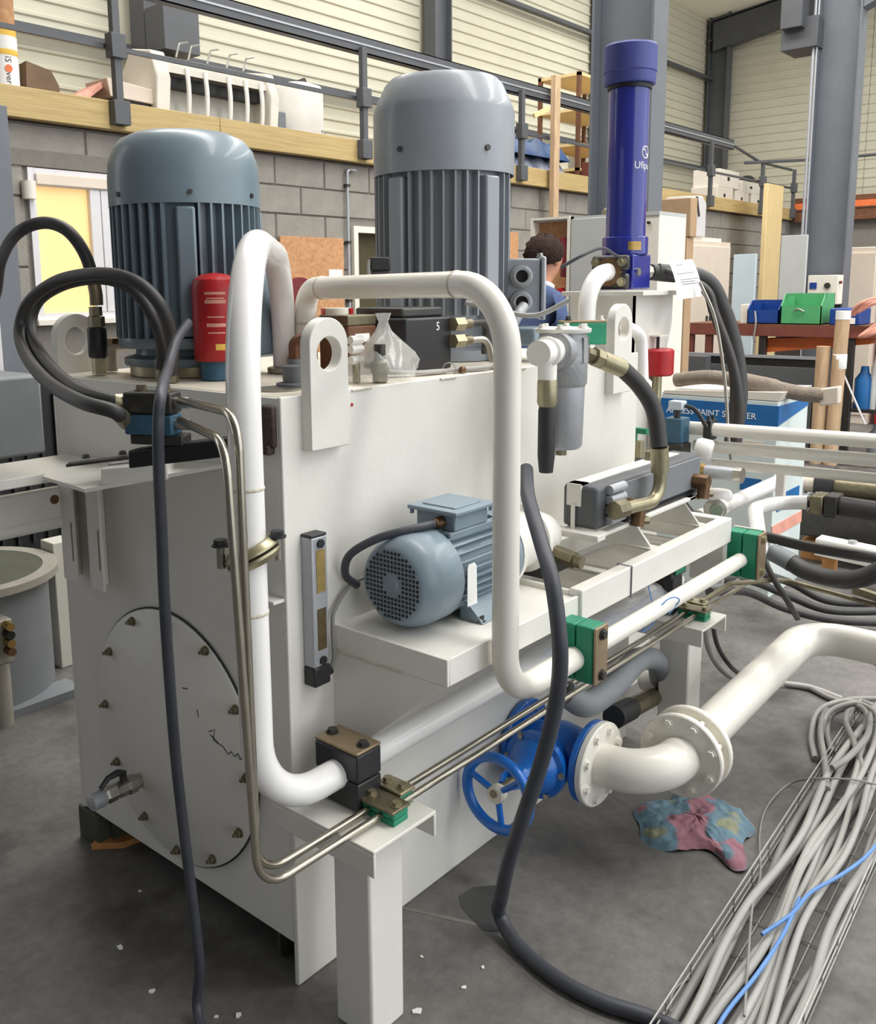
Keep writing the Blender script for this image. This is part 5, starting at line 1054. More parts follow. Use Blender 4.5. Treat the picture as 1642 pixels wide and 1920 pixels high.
# ================================================================== ALONG THE BLOCK WALL
one(MB().box(3.455, 4.11, YW-.03, YW-.012, .75, 1.877), 'osb_sheet', 'osb', 'orange-brown chipboard panel on the block wall behind the pipes', 'panel', bev=.002)
one(MB().box(3.94, 4.09, YW-.034, YW-.031, 1.50, 1.64), 'paper_notice', 'paper', 'white paper notice pinned on the chipboard panel', 'notice', smooth=0)
rh = thing('fire_hose', 'dark red hose reel edge at the chipboard panel', 'hose reel', (3.52, YW-.1, 1.2)); MB().lathe([(.05, 0), (.15, 0), (.15, .05), (.05, .05)], (3.60, YW-.035, 1.43), (0, -1, 0), n=24).build('reel', 'red_dark', rh); MB().cyl((3.48, YW-.032, 1.66), (3.48, YW-.06, 1.66), .02, n=10).build('hook', 'dark_steel', rh)
cn = thing('conduit_pipe', 'thin grey conduit running down the block wall by the door', 'pipe', (4.165, YW-.03, 0)); MB().tube(bend([(4.26, YW-.03, 2.40), (4.165, YW-.03, 2.40), (4.165, YW-.03, .4)], .03, 5), .012, n=8).build('conduit', 'alu', cn)
for z in (2.28, 1.85, 1.4): MB().box(4.145, 4.185, YW-.045, YW-.008, z-.01, z+.01).build('clip', 'dark_steel', cn, smooth=0)
one(MB().box(6.15, 6.40, YW-.12, YW-.09, 0, 2.0), 'osb_board', 'osb', 'narrow upright chipboard plank left of the person', 'board', bev=.002)
# open electrical cabinet behind the person
ec = thing('electrical_cabinet', 'light grey electrical cabinet with open bay behind the person', 'cabinet', (3.95, 1.42, 0))
MB().box(3.75, 4.1, 1.57, 1.60, 0, 1.90).build('side_wall', 'panel_grey', ec, smooth=0); MB().box(3.75, 4.1, 1.84, 1.86, 0, 1.90).build('side_wall', 'off_white', ec, smooth=0); MB().box(3.75, 4.1, 1.03, 1.86, 1.88, 1.90).build('roof', 'panel_grey', ec, smooth=0)
MB().box(3.80, 3.82, 1.6, 1.84, 0, 1.88).build('back_board', 'osb', ec, smooth=0); MB().box(3.74, 3.755, 1.235, 1.58, .05, 1.885).build('door', 'panel_grey', ec, bev=.003); MB().box(3.755, 4.1, 1.03, 1.23, 0, 1.88).build('side_bay', 'off_white', ec, bev=.003)
MB().box(3.735, 3.75, 1.845, 1.862, 0, 1.905).box(3.735, 3.75, 1.59, 1.605, 0, 1.905).box(3.735, 3.75, 1.606, 1.844, 1.89, 1.904).build('bay_frame', 'off_white', ec, smooth=0)
MB().cyl((3.735, 1.09, 1.84), (3.755, 1.09, 1.84), .008, n=8).build('lock', 'black', ec)
for k, (y, z0, z1, mt) in enumerate(((1.63, 1.55, 1.78, 'red_dark'), (1.645, 1.25, 1.48, 'red'), (1.62, 1.1, 1.3, 'red'))): MB().tube(spline([(3.77, y+.01, z0), (3.765, y, (z0+z1)/2), (3.77, y+.02, z1)], 4), .026, n=8).build('red_cable', mt, ec)
MB().cyl((3.8, 1.36, 1.90), (3.8, 1.40, 1.925), .02, n=8).build('lifting_eye', 'tarnish', ec)
# steel cabinet, cardboard boxes
cab = thing('steel_cabinet', 'tall cream two-door steel cabinet by the block wall', 'cabinet', (9.86, 3.55, 0)); MB().box(9.22, 10.5, 3.32, 3.8, 0, 2.0).build('body', 'cab_cream', cab, bev=.005)
for x0, x1 in ((9.26, 9.85), (9.86, 10.46)): d_ = MB().box(x0, x1, 3.30, 3.32, .06, 1.94).build('door', 'cab_cream', cab, bev=.004); MB().box((x1-.06 if x0 < 9.5 else x0+.03), (x1-.03 if x0 < 9.5 else x0+.06), 3.28, 3.30, 1.0, 1.12).build('handle', 'dark_steel', d_, bev=.004)
MB().box(9.5, 10.4, 3.4, 3.75, 2.0, 2.05).build('top_tray', 'off_white', cab, smooth=0)
bx1 = thing('cardboard_box', 'brown printed cardboard box stacked on the tall box right of the blue filter', 'box', (6.25, 1.95, 1.87)); MB().box(6.0, 6.12, 1.85, 2.13, 1.868, 2.17).build('carton', 'card', bx1, bev=.006)
for z, w_ in ((1.98, .05), (1.935, .08)): MB().box(5.998, 6.0, 2.04, 2.04+w_, z, z+.012).build('printed_mark', 'card_dark', bx1, smooth=0)
MB().lathe([(.02, 0), (.028, 0), (.028, .002), (.02, .002), (.02, 0)], (5.999, 2.07, 2.04), (-1, 0, 0), n=16, cap=False).build('printed_mark', 'card_dark', bx1)
one(MB().box(6.0, 6.12, 1.87, 2.14, 0, 1.865), 'cardboard_box', 'card', 'tall plain brown cardboard box standing under the printed one', 'box', bev=.006)
wc1 = thing('white_sack', 'white boxed carton with dark strap on top of the cream cabinet', 'box', (9.57, 3.5, 2.05)); MB().prism([(9.32, 3.36, 2.05), (9.82, 3.36, 2.05), (9.82, 3.36, 2.44), (9.70, 3.36, 2.52), (9.36, 3.36, 2.50)], (0, .3, 0)).build('carton', 'pvc', wc1, bev=.01); MB().tube([(9.52, 3.35, 2.50), (9.56, 3.35, 2.38), (9.60, 3.35, 2.28)], .012, n=6).build('strap', 'marker', wc1)
one(MB().box(11.62, 12.2, 3.3, 3.36, 0, 2.80), 'timber_plank', 'timber_light', 'wide pale timber plank leaning upright before the block wall', 'plank', bev=.004)
one(MB().box(8.0, 8.04, 1.60, 1.835, 0, 1.94), 'pale_board', 'panel_grey', 'pale grey board standing left of the far column', 'board', bev=.003)
one(MB().box(9.0, 9.05, 2.44, 2.68, 0, 1.81), 'light_panel', 'pale_blue', 'pale blue panel beside the cream cabinet', 'panel', bev=.003)
cbx = thing('control_box', 'white control box with two dark dials on the far column', 'control box', (8.47, 1.56, 1.29)); MB().box(8.42, 8.585, 1.425, 1.705, 1.29, 1.57).build('housing', 'off_white', cbx, bev=.006)
for z in (1.47, 1.35): MB().cyl((8.42, 1.52, z), (8.40, 1.52, z), .028, n=16).build('dial', 'dark_steel', cbx)
MB().box(8.412, 8.42, 1.62, 1.685, 1.44, 1.50).build('blue_label', 'bin_blue', cbx, smooth=0); MB().cyl((8.45, 1.42, 1.5), (8.45, 1.40, 1.5), .015, n=10).build('lamp', 'red_dark', cbx)
wcr = thing('steel_cabinet', 'pale pinkish cabinet at the right edge behind the far column', 'cabinet', (9.8, 1.5, 0)); MB().box(9.5, 10.1, 1.36, 1.64, 0, 1.86).build('body', 'cab_cream', wcr, bev=.006); MB().box(9.48, 9.5, 1.38, 1.62, .1, 1.8).build('door', 'cab_cream', wcr, bev=.003)
one(MB().box(9.55, 9.9, 1.05, 1.30, 0, 1.70), 'red_cabinet', 'red', 'red locker at the right edge of the picture', 'cabinet', bev=.006)
# ================================================================== WORKBENCH
BX = 7.3
wbn = thing('workbench', 'long red-brown steel workbench in front of the far column', 'workbench', (BX+.3, 1.4, 0))
MB().box(BX, BX+.7, .2, 2.44, 1.03, 1.13).build('top_beam', 'bench_red', wbn, bev=.005); MB().box(BX, BX+.7, .2, 2.44, 1.13, 1.137).build('worktop', 'rust', wbn, smooth=0)
for y in (2.40, 2.22, 1.72, .98, .3): MB().box(BX+.02, BX+.08, y-.03, y+.03, 0, 1.03).build('leg', 'bench_red' if y > 2 else 'dark_steel', wbn, bev=.003)
MB().box(BX+.05, BX+.5, .2, 1.1, .40, .43).build('lower_shelf', 'dark_steel', wbn, smooth=0)
def bin_(y0, y1, z0, h, mt, lab, x0=BX+.06):
    t = thing('storage_bin', lab, 'bin', (x0+.2, (y0+y1)/2, z0), 'open storage bins on the workbench'); w_ = .008
    MB().box(x0, x0+.36, y0, y1, z0, z0+.01).build('base', mt, t, smooth=0)
    for a, b in ((y0, y0+w_), (y1-w_, y1)): MB().prism([(x0, a, z0), (x0+.36, a, z0), (x0+.36, a, z0+h), (x0+.1, a, z0+h), (x0, a, z0+h*.6)], (0, b-a, 0)).build('side', mt, t, smooth=0)
    MB().box(x0, x0+w_, y0, y1, z0, z0+h*.6).build('front', mt, t, smooth=0); MB().box(x0+.36-w_, x0+.36, y0, y1, z0, z0+h).build('back', mt, t, smooth=0)
    MB().box(x0+.1, x0+.115, y0, y1, z0+h-.03, z0+h).build('rim', mt, t, smooth=0)
    return t
bin_(1.60, 1.88, 1.137, .21, 'bin_blue', 'blue plastic storage bin on the workbench left of the green one')
g_ = bin_(1.24, 1.585, 1.137, .27, 'bin_green', 'green plastic storage bin on the workbench'); MB().tube(spline([(BX+.05, 1.47, 1.25), (BX+.045, 1.43, 1.275), (BX+.05, 1.38, 1.25)], 5), .006, n=6).build('handle', 'steel', g_)
bb_ = thing('storage_bin', 'dark blue shallow bin with white label at the right on the workbench', 'bin', (BX+.2, 1.05, 1.137), 'open storage bins on the workbench'); MB().box(BX+.05, BX+.4, .93, 1.17, 1.137, 1.28).build('body', 'bin_blue', bb_, bev=.012); MB().box(BX+.045, BX+.05, .96, 1.06, 1.15, 1.2).build('label', 'paper', bb_, smooth=0)
one(MB().box(BX+.1, BX+.4, 1.89, 1.96, 1.137, 1.31), 'small_carton', 'off_white', 'small white carton left of the blue bin', 'box', bev=.004)
one(MB().tube(spline([(BX+.03, 1.80, 1.25), (BX-.02, 1.77, 1.15), (BX-.03, 1.78, 1.0)], 6), .008, n=6), 'hanging_string', 'cable_grey', 'thin grey cord hanging over the bench edge under the blue bin', 'cord')
sc = thing('display_panel', 'large dark flat panel leaning under the workbench', 'panel', (7.1, 1.75, 0)); MB().obox((7.12, 1.74, .43), (.02, 0, .006), (0, .60, 0), (.03, 0, .42)).build('frame', 'black', sc, bev=.005); MB().obox((7.095, 1.74, .41), (.005, 0, .0015), (0, .55, 0), (.026, 0, .37)).build('screen', 'screen', sc, smooth=0); MB().box(7.12, 7.16, 1.14, 2.34, .85, .875).build('top_edge', 'alu', sc, smooth=0)
one(MB().box(6.9, 7.0, 2.05, 2.45, 0, .86), 'dark_board', 'screen', 'small dark board leaning at the left end of the workbench', 'board', smooth=0, bev=.004)
one(MB().prism([(7.40, 1.72, .88), (7.40, .85, .98), (7.40, .80, 1.025), (7.40, 1.3, 1.028), (7.40, 1.76, 1.0)], (.25, 0, 0)), 'orange_crate', 'orange', 'orange printed package on the shelf under the workbench', 'package', smooth=0)
for k, (y, z0, z1) in enumerate(((1.08, 0, .98), (.97, 0, 1.25))):
    t = thing('wooden_pole', ('left, shorter' if k == 0 else 'right, taller')+' one of the two taped wooden poles before the bench', 'pole', (6.95, y, 0)); MB().cyl((6.95, y, z0), (6.95+.02*k, y-.02*k, z1), .055, n=14).build('pole', 'pole_wood', t, smooth=60)
    if k: MB().lathe([(.056, 0), (.057, .002), (.057, .12), (.056, .122)], (6.966, y-.016, .80), Z_, n=14, cap=False).build('tape', 'paper', t); MB().lathe([(.056, 0), (.058, .002), (.058, .07), (.056, .072)], (6.97, y-.02, 1.2), Z_, n=14, cap=False).build('tape', 'paper', t)
random.seed(11)
labs = ['teal bottle', 'white bottle', 'blue container', 'pale jug', 'dark canister', 'white pouch', 'grey tin', 'green tube']
for k in range(8):
    y = .88-.1*k+random.uniform(-.02, .02) if k < 6 else .75-.25*(k-6); up = k % 2; z0 = .43 if k < 6 else .0; h = (.36, .5, .46, .3, .42, .5, .3, .34)[k]; r = (.075, .045, .08, .06, .05, .05, .07, .05)[k]
    mt = ('box_blue', 'paper', 'bin_blue', 'off_white', 'black_plastic', 'box_pale', 'pit_grey', 'bin_green')[k]
    one(MB().lathe([(0, 0), (r, 0), (r, h*.7), (r*.5, h*.85), (r*.4, h), (0, h)], (BX+.14, y, z0), Z_, n=14, cap=False), 'shelf_bottle', mt, labs[k]+' among the clutter below the right end of the workbench', 'bottle', 'bottles under the workbench')
for k in range(3):
    p_ = spline([(7.2-.03*k, .98-.05*k, 1.2+.03*k), (7.12, .86-.05*k, 1.33), (7.15, .7, 1.36-.03*k), (7.16, .62, 1.22), (7.1, .72+.03*k, 1.1), (7.12, .85, 1.06), (7.15, .70, 1.14+.02*k), (7.2, .55, 1.2)], 6)
    one(MB().tube(p_, .016, n=8), 'cable_coil', 'pink', ('front', 'middle', 'rear')[k]+' pinkish cable coil hanging at the right end of the workbench', 'cable', 'pink cable coils')
one(MB().tube([(7.0, 1.02, .95), (6.95, .72, .36)], .008, n=6), 'white_rod', 'pvc', 'thin white rod leaning right of the wooden poles', 'rod')
# ================================================================== PAINT SPRAYER CARTON AND FELT ROLL
pb = thing('product_carton', 'blue and white printed carton behind the cream pipes', 'box', (3.35, .42, 0)); MB().box(3.2, 3.62, .14, .72, 0, .955).build('carton', 'box_pale', pb, bev=.004); MB().box(3.197, 3.2, .14, .72, .80, .935).build('blue_band', 'box_blue', pb, smooth=0); MB().prism([(3.2, .137, .84), (3.62, .137, .90), (3.62, .137, .935), (3.2, .137, .935)], (0, .003, 0)).build('blue_band', 'box_blue', pb, smooth=0)
text_mesh('printed_lettering', 'AIRLESS PAINT SPRAYER', .042, (3.196, .69, .865), -Y_, Z_, 'paper', pb)
for z, w_, mt in ((.70, .16, 'cab_cream'), (.52, .1, 'box_blue')): MB().box(3.198, 3.2, .2, .2+w_, z, z+.06).build('printed_patch', mt, pb, smooth=0)
MB().box(3.25, 3.56, .137, .14, .42, .50).build('printed_patch', 'box_blue', pb, smooth=0); MB().box(3.2, 3.62, .137, .14, .30, .36).build('printed_patch', 'pink', pb, smooth=0)
MB().prism([(3.2, .72, .958), (3.2, .14, .958), (3.2, .12, 1.0), (3.2, .70, .975)], (.4, 0, 0)).build('lid_flap', 'off_white', pb, smooth=0)
ft = thing('felt_sleeve', 'grey-brown felt sleeve lying across the open carton', 'sleeve', (3.3, .4, 1.0)); MB().tube(spline([(3.28, .68, 1.02), (3.26, .52, 1.045), (3.26, .38, 1.04), (3.28, .22, 1.015), (3.30, .08, .99), (3.32, -.02, .985)], 6), [.035]*12+[.042]*8+[.036]*11, n=16).build('sleeve', 'felt', ft, smooth=60); MB().obox((3.32, -.05, .985), (.03, 0, 0), (0, .04, -.008), (0, 0, .04)).build('end_block', 'cab_cream', ft, bev=.006)
# grey steel box and scraps on the right
gx = thing('steel_chest', 'low grey steel chest on the floor behind the bent white outlet', 'chest', (4.65, .4, 0)); MB().prism([(4.36, .55, 0), (4.41, .28, 0), (4.98, .22, 0), (4.94, .52, 0)], (0, 0, .20)).build('body', 'pit_grey', gx, bev=.006); MB().prism([(4.35, .56, .2), (4.40, .27, .2), (4.99, .21, .2), (4.95, .53, .2)], (0, 0, .02)).build('lid', 'pit_grey', gx, bev=.003)
mb_ = thing('machine_shaft', 'dark machine shaft with flange and paper-wrapped end on the right', 'machine', (4.1, 0.129, 0.291)); a, b2 = V((4.1, 0.357, 0.405)), V((4.1, -0.23, 0.415)); MB().tube([a, a.lerp(b2, .15)], .06, n=18).build('wrapped_end', 'paper', mb_); MB().tube([a.lerp(b2, .15), a.lerp(b2, .28)], .05, n=18).build('collar', 'cab_cream', mb_); MB().lathe([(.06, 0), (.10, .01), (.10, .09), (.07, .10)], a.lerp(b2, .24), b2-a, n=24).build('flange', 'black_plastic', mb_); MB().tube([a.lerp(b2, .3), b2], .055, n=18).build('shaft', 'tarnish', mb_)
q = a.lerp(b2, .7); MB().obox(q+V((.1, 0, -.17)), (.3, 0, 0), (b2-a)*.55, (0, 0, .08)).build('bed', 'dark_steel', mb_, bev=.01)
for dz, dx in ((-.07, .1), (-.06, .3)): MB().obox(q+V((dx, 0, dz)), (.012, 0, 0), (b2-a)*.5, (0, 0, .03)).build('bed_rail', 'dark_steel', mb_, smooth=0)
for t_ in (.3, .7): q = a.lerp(b2, t_); MB().box(q.x+.02, q.x+.10, q.y-.04, q.y+.04, 0, q.z-.25).build('foot', 'dark_steel', mb_, smooth=0)
one(MB().obox(V((4.511, 0.15, 0.1)), (.16, .03, .02), (.0, .045, 0), (0, 0, .022)), 'timber_offcut', 'wood_scrap', 'light brown timber offcut jutting out on the right', 'offcut', bev=.003)
q = V((4.011, 0.181, 0)); one(MB().box(q.x, q.x+.12, q.y-.07, q.y+.07, 0, .11), 'timber_block', 'wood_scrap', 'brown wooden block behind the sagging black hose', 'block', bev=.003)
wa = thing('white_angle', 'white steel angle bar with bolt on the right edge', 'bar', (3.811, -0.069, 0.15)); a, b2 = V((3.745, 0.084, 0.2)), V((3.666, -0.344, 0.2)); nx = X_*.05; MB().obox((a+b2)/2, (b2-a)/2, nx, Z_*.005).obox((a+b2)/2-nx-Z_*.04, (b2-a)/2, X_*.005, Z_*.04).build('angle', 'cream', wa, smooth=0); q = a.lerp(b2, .4); MB().cyl(q+Z_*.005, q+Z_*.02, .022, n=14).build('bolt', 'alu', wa)
for t_ in (.15, .9): q = a.lerp(b2, t_); MB().box(q.x-.03, q.x+.03, q.y-.03, q.y+.03, 0, .195).build('block', 'wood_scrap', wa, smooth=0)
# ================================================================== LEFT BACKGROUND MACHINE
lm = thing('grey_machine', 'grey machine with round flanged vessel behind the tank on the left', 'machine', (.1, 1.9, 0))
MB().box(-.5, .36, 1.60, 1.9, .955, 1.225).build('housing', 'pit_grey', lm, bev=.012)
MB().box(-.3, .18, 1.68, 1.86, .50, .955).build('neck', 'black_plastic', lm, bev=.01)
vc = V((.24, 2.04, 0))
MB().cyl(vc, vc+Z_*.46, .285, n=44).build('vessel', 'pit_grey', lm, smooth=60); MB().lathe([(.27, 0), (.325, 0), (.325, .028), (.27, .028), (.27, 0)], vc+Z_*.455, Z_, n=44, cap=False).build('vessel_flange', 'tray_pan', lm); MB().lathe([(0, 0), (.268, 0), (.268, .004), (0, .004)], vc+Z_*.478, Z_, n=44, cap=False).build('vessel_lid', 'skirt_dark', lm)
MB().box(.57, .66, 2.0, 2.1, 0, .52).build('white_post', 'clad_grey', lm, bev=.004)
MB().box(.0, .5, 1.72, 1.84, 0, .03).build('base_plate', 'pit_grey', lm, smooth=0)
us = thing('upper_union', 'steel hose union on the grey machine at the left edge', 'fitting', (.18, 1.68, 1.225)); MB().cyl((.18, 1.68, 1.226), (.18, 1.68, 1.25), .05, n=20).build('flange', 'tray_pan', us); MB().cyl((.18, 1.68, 1.25), (.18, 1.68, 1.31), .03, n=6).build('nut', 'zinc', us, smooth=20); MB().cyl((.18, 1.68, 1.31), (.18, 1.68, 1.37), .02, n=14).build('sleeve', 'zinc', us)
bq = thing('brass_manifold', 'small brass and steel valve manifold low at the left edge', 'manifold', (.05, 1.7, .2)); q = V((0.205, 1.69, 0.348))
MB().box(q.x-.06, q.x+.025, 1.68, 1.78, q.z-.12, q.z+.035).build('block', 'tray_pan', bq, bev=.004)
for k, (dz, mt) in enumerate(((.02, 'brass'), (-.01, 'black'), (-.04, 'brass'), (-.07, 'bronze'))): MB().cyl((q.x, 1.68, q.z+dz), (q.x, 1.64, q.z+dz), .015, n=10).build('knob', mt, bq)
MB().cyl((q.x-.02, 1.71, 0), (q.x-.02, 1.71, q.z-.12), .035, n=18).build('glass_bowl', 'tray_pan', bq); 
one(MB().box(.42, 1.3, 2.5, 2.6, .35, 1.1), 'radiator_grille', 'black', 'dark ribbed radiator behind the double rail on the left', 'radiator', bev=.01)
for k in range(12): 
    o_ = MB().box(.46+.07*k, .475+.07*k, 2.485, 2.5, .4, 1.05).build('rib', 'black_plastic', bpy.data.objects['radiator_grille'], smooth=0)
one(MB().box(.2, .75, 3.1, 3.6, 0, 1.65), 'white_cabinet', 'pale_blue', 'pale blue-white cabinet behind the hose coil on the left', 'cabinet', bev=.006)
one(MB().box(.83, .87, 2.9, 3.5, 0, 1.42), 'leaning_board', 'pvc', 'thin white board standing left of the lit window', 'panel', bev=.003)
# ================================================================== WIRE TRAY WITH CABLES ON THE FLOOR
ct = thing('wire_tray', 'wire mesh cable tray lying on the floor at lower right', 'cable tray', (1.2, -.73, 0))
t0 = V((.10, -.668, 0)); td = V((1, .058, 0)).normalized(); tn = V((.058, -1, 0)).normalized(); TWD = .232
def tp(s_, v_, z): return t0+td*s_+tn*v_+Z_*z
LTR = 2.1
for v_, z in ((0, .055), (0, .028), (0, .004), (.058, .004), (.116, .004), (.174, .004), (TWD, .004), (TWD, .028), (TWD, .055)):
    MB().tube([tp(0, v_, z), tp(LTR, v_, z)], .0022, n=6).build('long_wire', 'wire', ct)
cwp = None
for k in range(15):
    s_ = .04+k*.14
    if cwp is None:
        cwp = MB().tube(bend([tp(0, 0, .055), tp(0, 0, .006), tp(0, TWD, .006), tp(0, TWD, .055)], .008, 3), .0018, n=5).build('cross_wire', 'wire', ct); c_ = cwp
        c_.location = V(c_.location)+td*s_
    else:
        c_ = cwp.copy(); COL.objects.link(c_); c_.parent = ct; c_.location = td*s_
random.seed(5)
ords = ['first', 'second', 'third', 'fourth', 'fifth', 'sixth', 'seventh', 'eighth', 'ninth', 'tenth', 'eleventh', 'twelfth', 'thirteenth', 'fourteenth']
for k in range(14):
    v0 = .018+.0155*k; lay = k % 3; r = random.choice((.0085, .0095, .0105)); pts = []
    ph = random.uniform(0, 6)
    v1 = min(max(v0+random.uniform(-.07, .07), .02), .215)
    for i in range(11):
        s_ = LTR*i/10*(.86+.012*(k % 5)); t = i/10
        v_ = v0*(1-t)+v1*t+.012*math.sin(ph+i*1.3)
        pts.append(tp(s_, min(max(v_, .014), .22), .017+.017*lay+.004*math.sin(ph+i*2)))
    if k % 4 == 1:   # far end curls back as a loop
        e_ = pts[-1]; pts += [e_+td*.12-tn*.02+Z_*.03, e_+td*.2-tn*.1+Z_*.02, e_+td*.12-tn*.17-Z_*.005, e_-td*.05-tn*.15-Z_*.006, e_-td*.2-tn*.1+Z_*.0]
        pts[-1].z = pts[-2].z = .012
    one(MB().tube(spline(pts, 6), r, n=10), 'tray_cable', 'cable_light' if k % 3 else 'cable_grey', '%s grey cable from the left in the wire tray' % ords[k], 'cable', 'grey cables in the wire tray')
for k, (va, vb, s0, s1, lab) in enumerate(((.11, .14, .0, .8, 'blue cable running lengthwise through the wire tray'), (.10, .24, .62, 1.15, 'blue cable crossing the wire tray to its right edge'))):
    one(MB().tube(spline([tp(s0+(s1-s0)*i/5, va+(vb-va)*i/5+.008*math.sin(i*2.2), .072-(.004 if i in (0, 5) else 0)) for i in range(6)], 6), .0045, n=8), 'blue_cable', 'cable_blue', lab, 'cable')
# loose cables beside the tray
one(MB().tube(spline([(0.462, -0.793, 0.07), (0.816, -0.677, 0.06), (0.979, -0.637, 0.04), (1.22, -0.549, 0.006), (1.37, -0.518, 0.006), (1.53, -0.525, 0.006), (1.511, -0.604, 0.06), (1.555, -0.694, 0.07), (1.612, -0.767, 0.05)], 8), .0028, n=8), 'thin_cable', 'cable_grey', 'thin grey cable straying left of the wire tray toward the rag', 'cable')
one(MB().tube(spline([(0.426, -0.656, 0.004), (0.508, -0.626, 0.004), (0.581, -0.639, 0.004), (0.65, -0.669, 0.03), (0.741, -0.681, 0.05)], 8), .003, n=8), 'thin_cable', 'cable_grey', 'thin grey cable curling at the near left corner of the wire tray', 'cable')
for k, (p_, lab) in enumerate((([(1.488, -0.642, 0.05), (1.688, -0.574, 0.045), (1.875, -0.506, 0.04), (2.076, -0.467, 0.03), (2.227, -0.495, 0.02), (2.322, -0.594, 0.02)], 'grey cable looping out of the far left end of the wire tray'),
                               ([(1.654, -0.698, 0.05), (1.824, -0.621, 0.06), (1.965, -0.557, 0.06), (2.089, -0.549, 0.05), (2.191, -0.625, 0.04)], 'grey cable looping inside the far end of the wire tray'),
                               ([(1.586, -0.626, 0.07), (1.664, -0.648, 0.08), (1.846, -0.653, 0.08), (2.037, -0.615, 0.07), (2.163, -0.605, 0.06)], 'grey cable crossing over the far end of the wire tray'))):
    one(MB().tube(spline(p_, 8), .010, n=10), 'loose_cable', 'cable_grey', lab, 'cable', 'cable loops at the far end of the tray')
one(MB().tube(spline([(2.239, -0.266, 0.012), (2.264, -0.355, 0.012), (2.234, -0.475, 0.012)], 6), .012, n=10), 'cable_sleeve', 'cable_light', 'light grey sleeve on the floor behind the flanged pipe', 'cable')
# rag
def rag_mat():
    m = bpy.data.materials.new('rag_cloth'); m.use_nodes = True; nt = m.node_tree; N = nt.nodes; L = nt.links; b = N['Principled BSDF']; b.inputs['Roughness'].default_value = .9
    tc = N.new('ShaderNodeTexCoord'); nz = N.new('ShaderNodeTexNoise'); nz.inputs['Scale'].default_value = 7.5; nz.inputs['Detail'].default_value = 2; L.new(tc.outputs['Object'], nz.inputs['Vector'])
    r = N.new('ShaderNodeValToRGB'); L.new(nz.outputs['Fac'], r.inputs[0]); r.color_ramp.interpolation = 'EASE'; els = r.color_ramp.elements
    els[0].position = .30; els[0].color = (*lin((96, 98, 96)), 1); els[1].position = .66; els[1].color = (*lin((140, 142, 116)), 1)
    for p, c_ in ((.38, (134, 92, 104)), (.46, (152, 106, 116)), (.51, (96, 122, 136)), (.60, (104, 132, 146))):
        e = els.new(p); e.color = (*lin(c_), 1)
    L.new(r.outputs[0], b.inputs['Base Color']); M['rag'] = m
rag_mat()
out = [(1.065, -.253), (1.10, -.225), (1.162, -.238), (1.19, -.29), (1.239, -.285), (1.315, -.32), (1.30, -.40), (1.31, -.46), (1.26, -.49), (1.22, -.555), (1.15, -.52), (1.09, -.56), (1.02, -.60), (.99, -.555), (1.06, -.49), (1.03, -.44), (.985, -.42), (.955, -.35), (.99, -.30), (1.035, -.29)]
n = len(out); cxy = V((1.14, -.40, 0)); vs = []; R_N = 7
for j in range(R_N):
    t = j/(R_N-1)
    for i, (x, y) in enumerate(out):
        p = cxy.lerp(V((x, y, 0)), t); h = .006+.016*(1-t*t)*(1+math.sin(i*2.9+j*2.3))+.016*abs(math.sin(i*2.1+j*1.3)); vs.append((p.x, p.y, .003 if j == R_N-1 else h))
rg = MB().add(vs, [(j*n+i, j*n+(i+1) % n, (j+1)*n+(i+1) % n, (j+1)*n+i) for j in range(R_N-1) for i in range(n)])
ro = one(rg, 'cleaning_rag', 'rag', 'crumpled pink and blue cleaning rag on the floor under the flanged pipe', 'rag', smooth=80)
sm = ro.modifiers.new('sub', 'SUBSURF'); sm.levels = sm.render_levels = 3
rt = bpy.data.textures.new('rag_folds', 'CLOUDS'); rt.noise_scale = .045; rt.noise_depth = 2
dm_ = ro.modifiers.new('folds', 'DISPLACE'); dm_.texture = rt; dm_.strength = .028; dm_.mid_level = .42; dm_.direction = 'Z'

# chips, scraps, damp patch
chips = [(782, 1897, .009, 'largest white paint chip on the floor right of the near stand'), (790, 1795, .004, 'small white chip on the floor beside the near stand'), (225, 1777, .008, 'pale flake on the floor below the manhole cover'), (285, 1860, .006, 'pale sliver on the floor left of the hanging cable'), (262, 1672, .004, 'tiny white chip in front of the tank end'), (870, 1853, .005, 'white crumb between stand and thick cable'), (905, 1815, .004, 'white speck beside the thick cable on the floor'), (447, 1905, .006, 'white crumb at the lower edge right of the hanging cable'), (405, 1908, .004, 'white speck at the lower edge beside the hanging cable')]
from_px = [(0.113, -0.242, 0), (0.243, -0.146, 0), (-0.185, 0.405, 0), (-0.217, 0.231, 0), (-0.038, 0.545, 0), (0.23, -0.276, 0), (0.306, -0.271, 0), (-0.139, 0.035, 0), (-0.172, 0.067, 0)]
for (x, y, r, lab), p in zip(chips, from_px):
    pl = [(p[0]+r*math.cos(a)*(1+.4*math.sin(a*2+x)), p[1]+r*math.sin(a)*(1+.3*math.cos(a*3+y)), .0008) for a in [2*math.pi*i/9 for i in range(9)]]
    one(MB().prism(pl, (0, 0, .0025)), 'paint_chip', 'chip', lab, 'chip', 'chips on the floor', smooth=0)
one(MB().prism([(-.02, .80, .0), (.04, .74, 0), (.14, .72, 0), (.20, .76, 0), (.12, .80, 0), (.03, .82, 0)], (0, 0, .018)), 'wood_splinter', 'wood_scrap', 'orange-brown wood splinter under the far tank foot', 'offcut', smooth=0)
one(MB().box(-.005, .11, .785, .885, 0, .095), 'foot_block', 'skirt_dark', 'dark greenish block under the far corner of the tank', 'block', bev=.004)
dp = MB().add([(.47, -.079, .0009), (.52, -.085, .0009), (.565, -.125, .0009), (.55, -.17, .0009), (.47, -.215, .0009), (.425, -.23, .0009), (.405, -.20, .0009), (.423, -.147, .0009), (.44, -.11, .0009)], [tuple(range(9))])
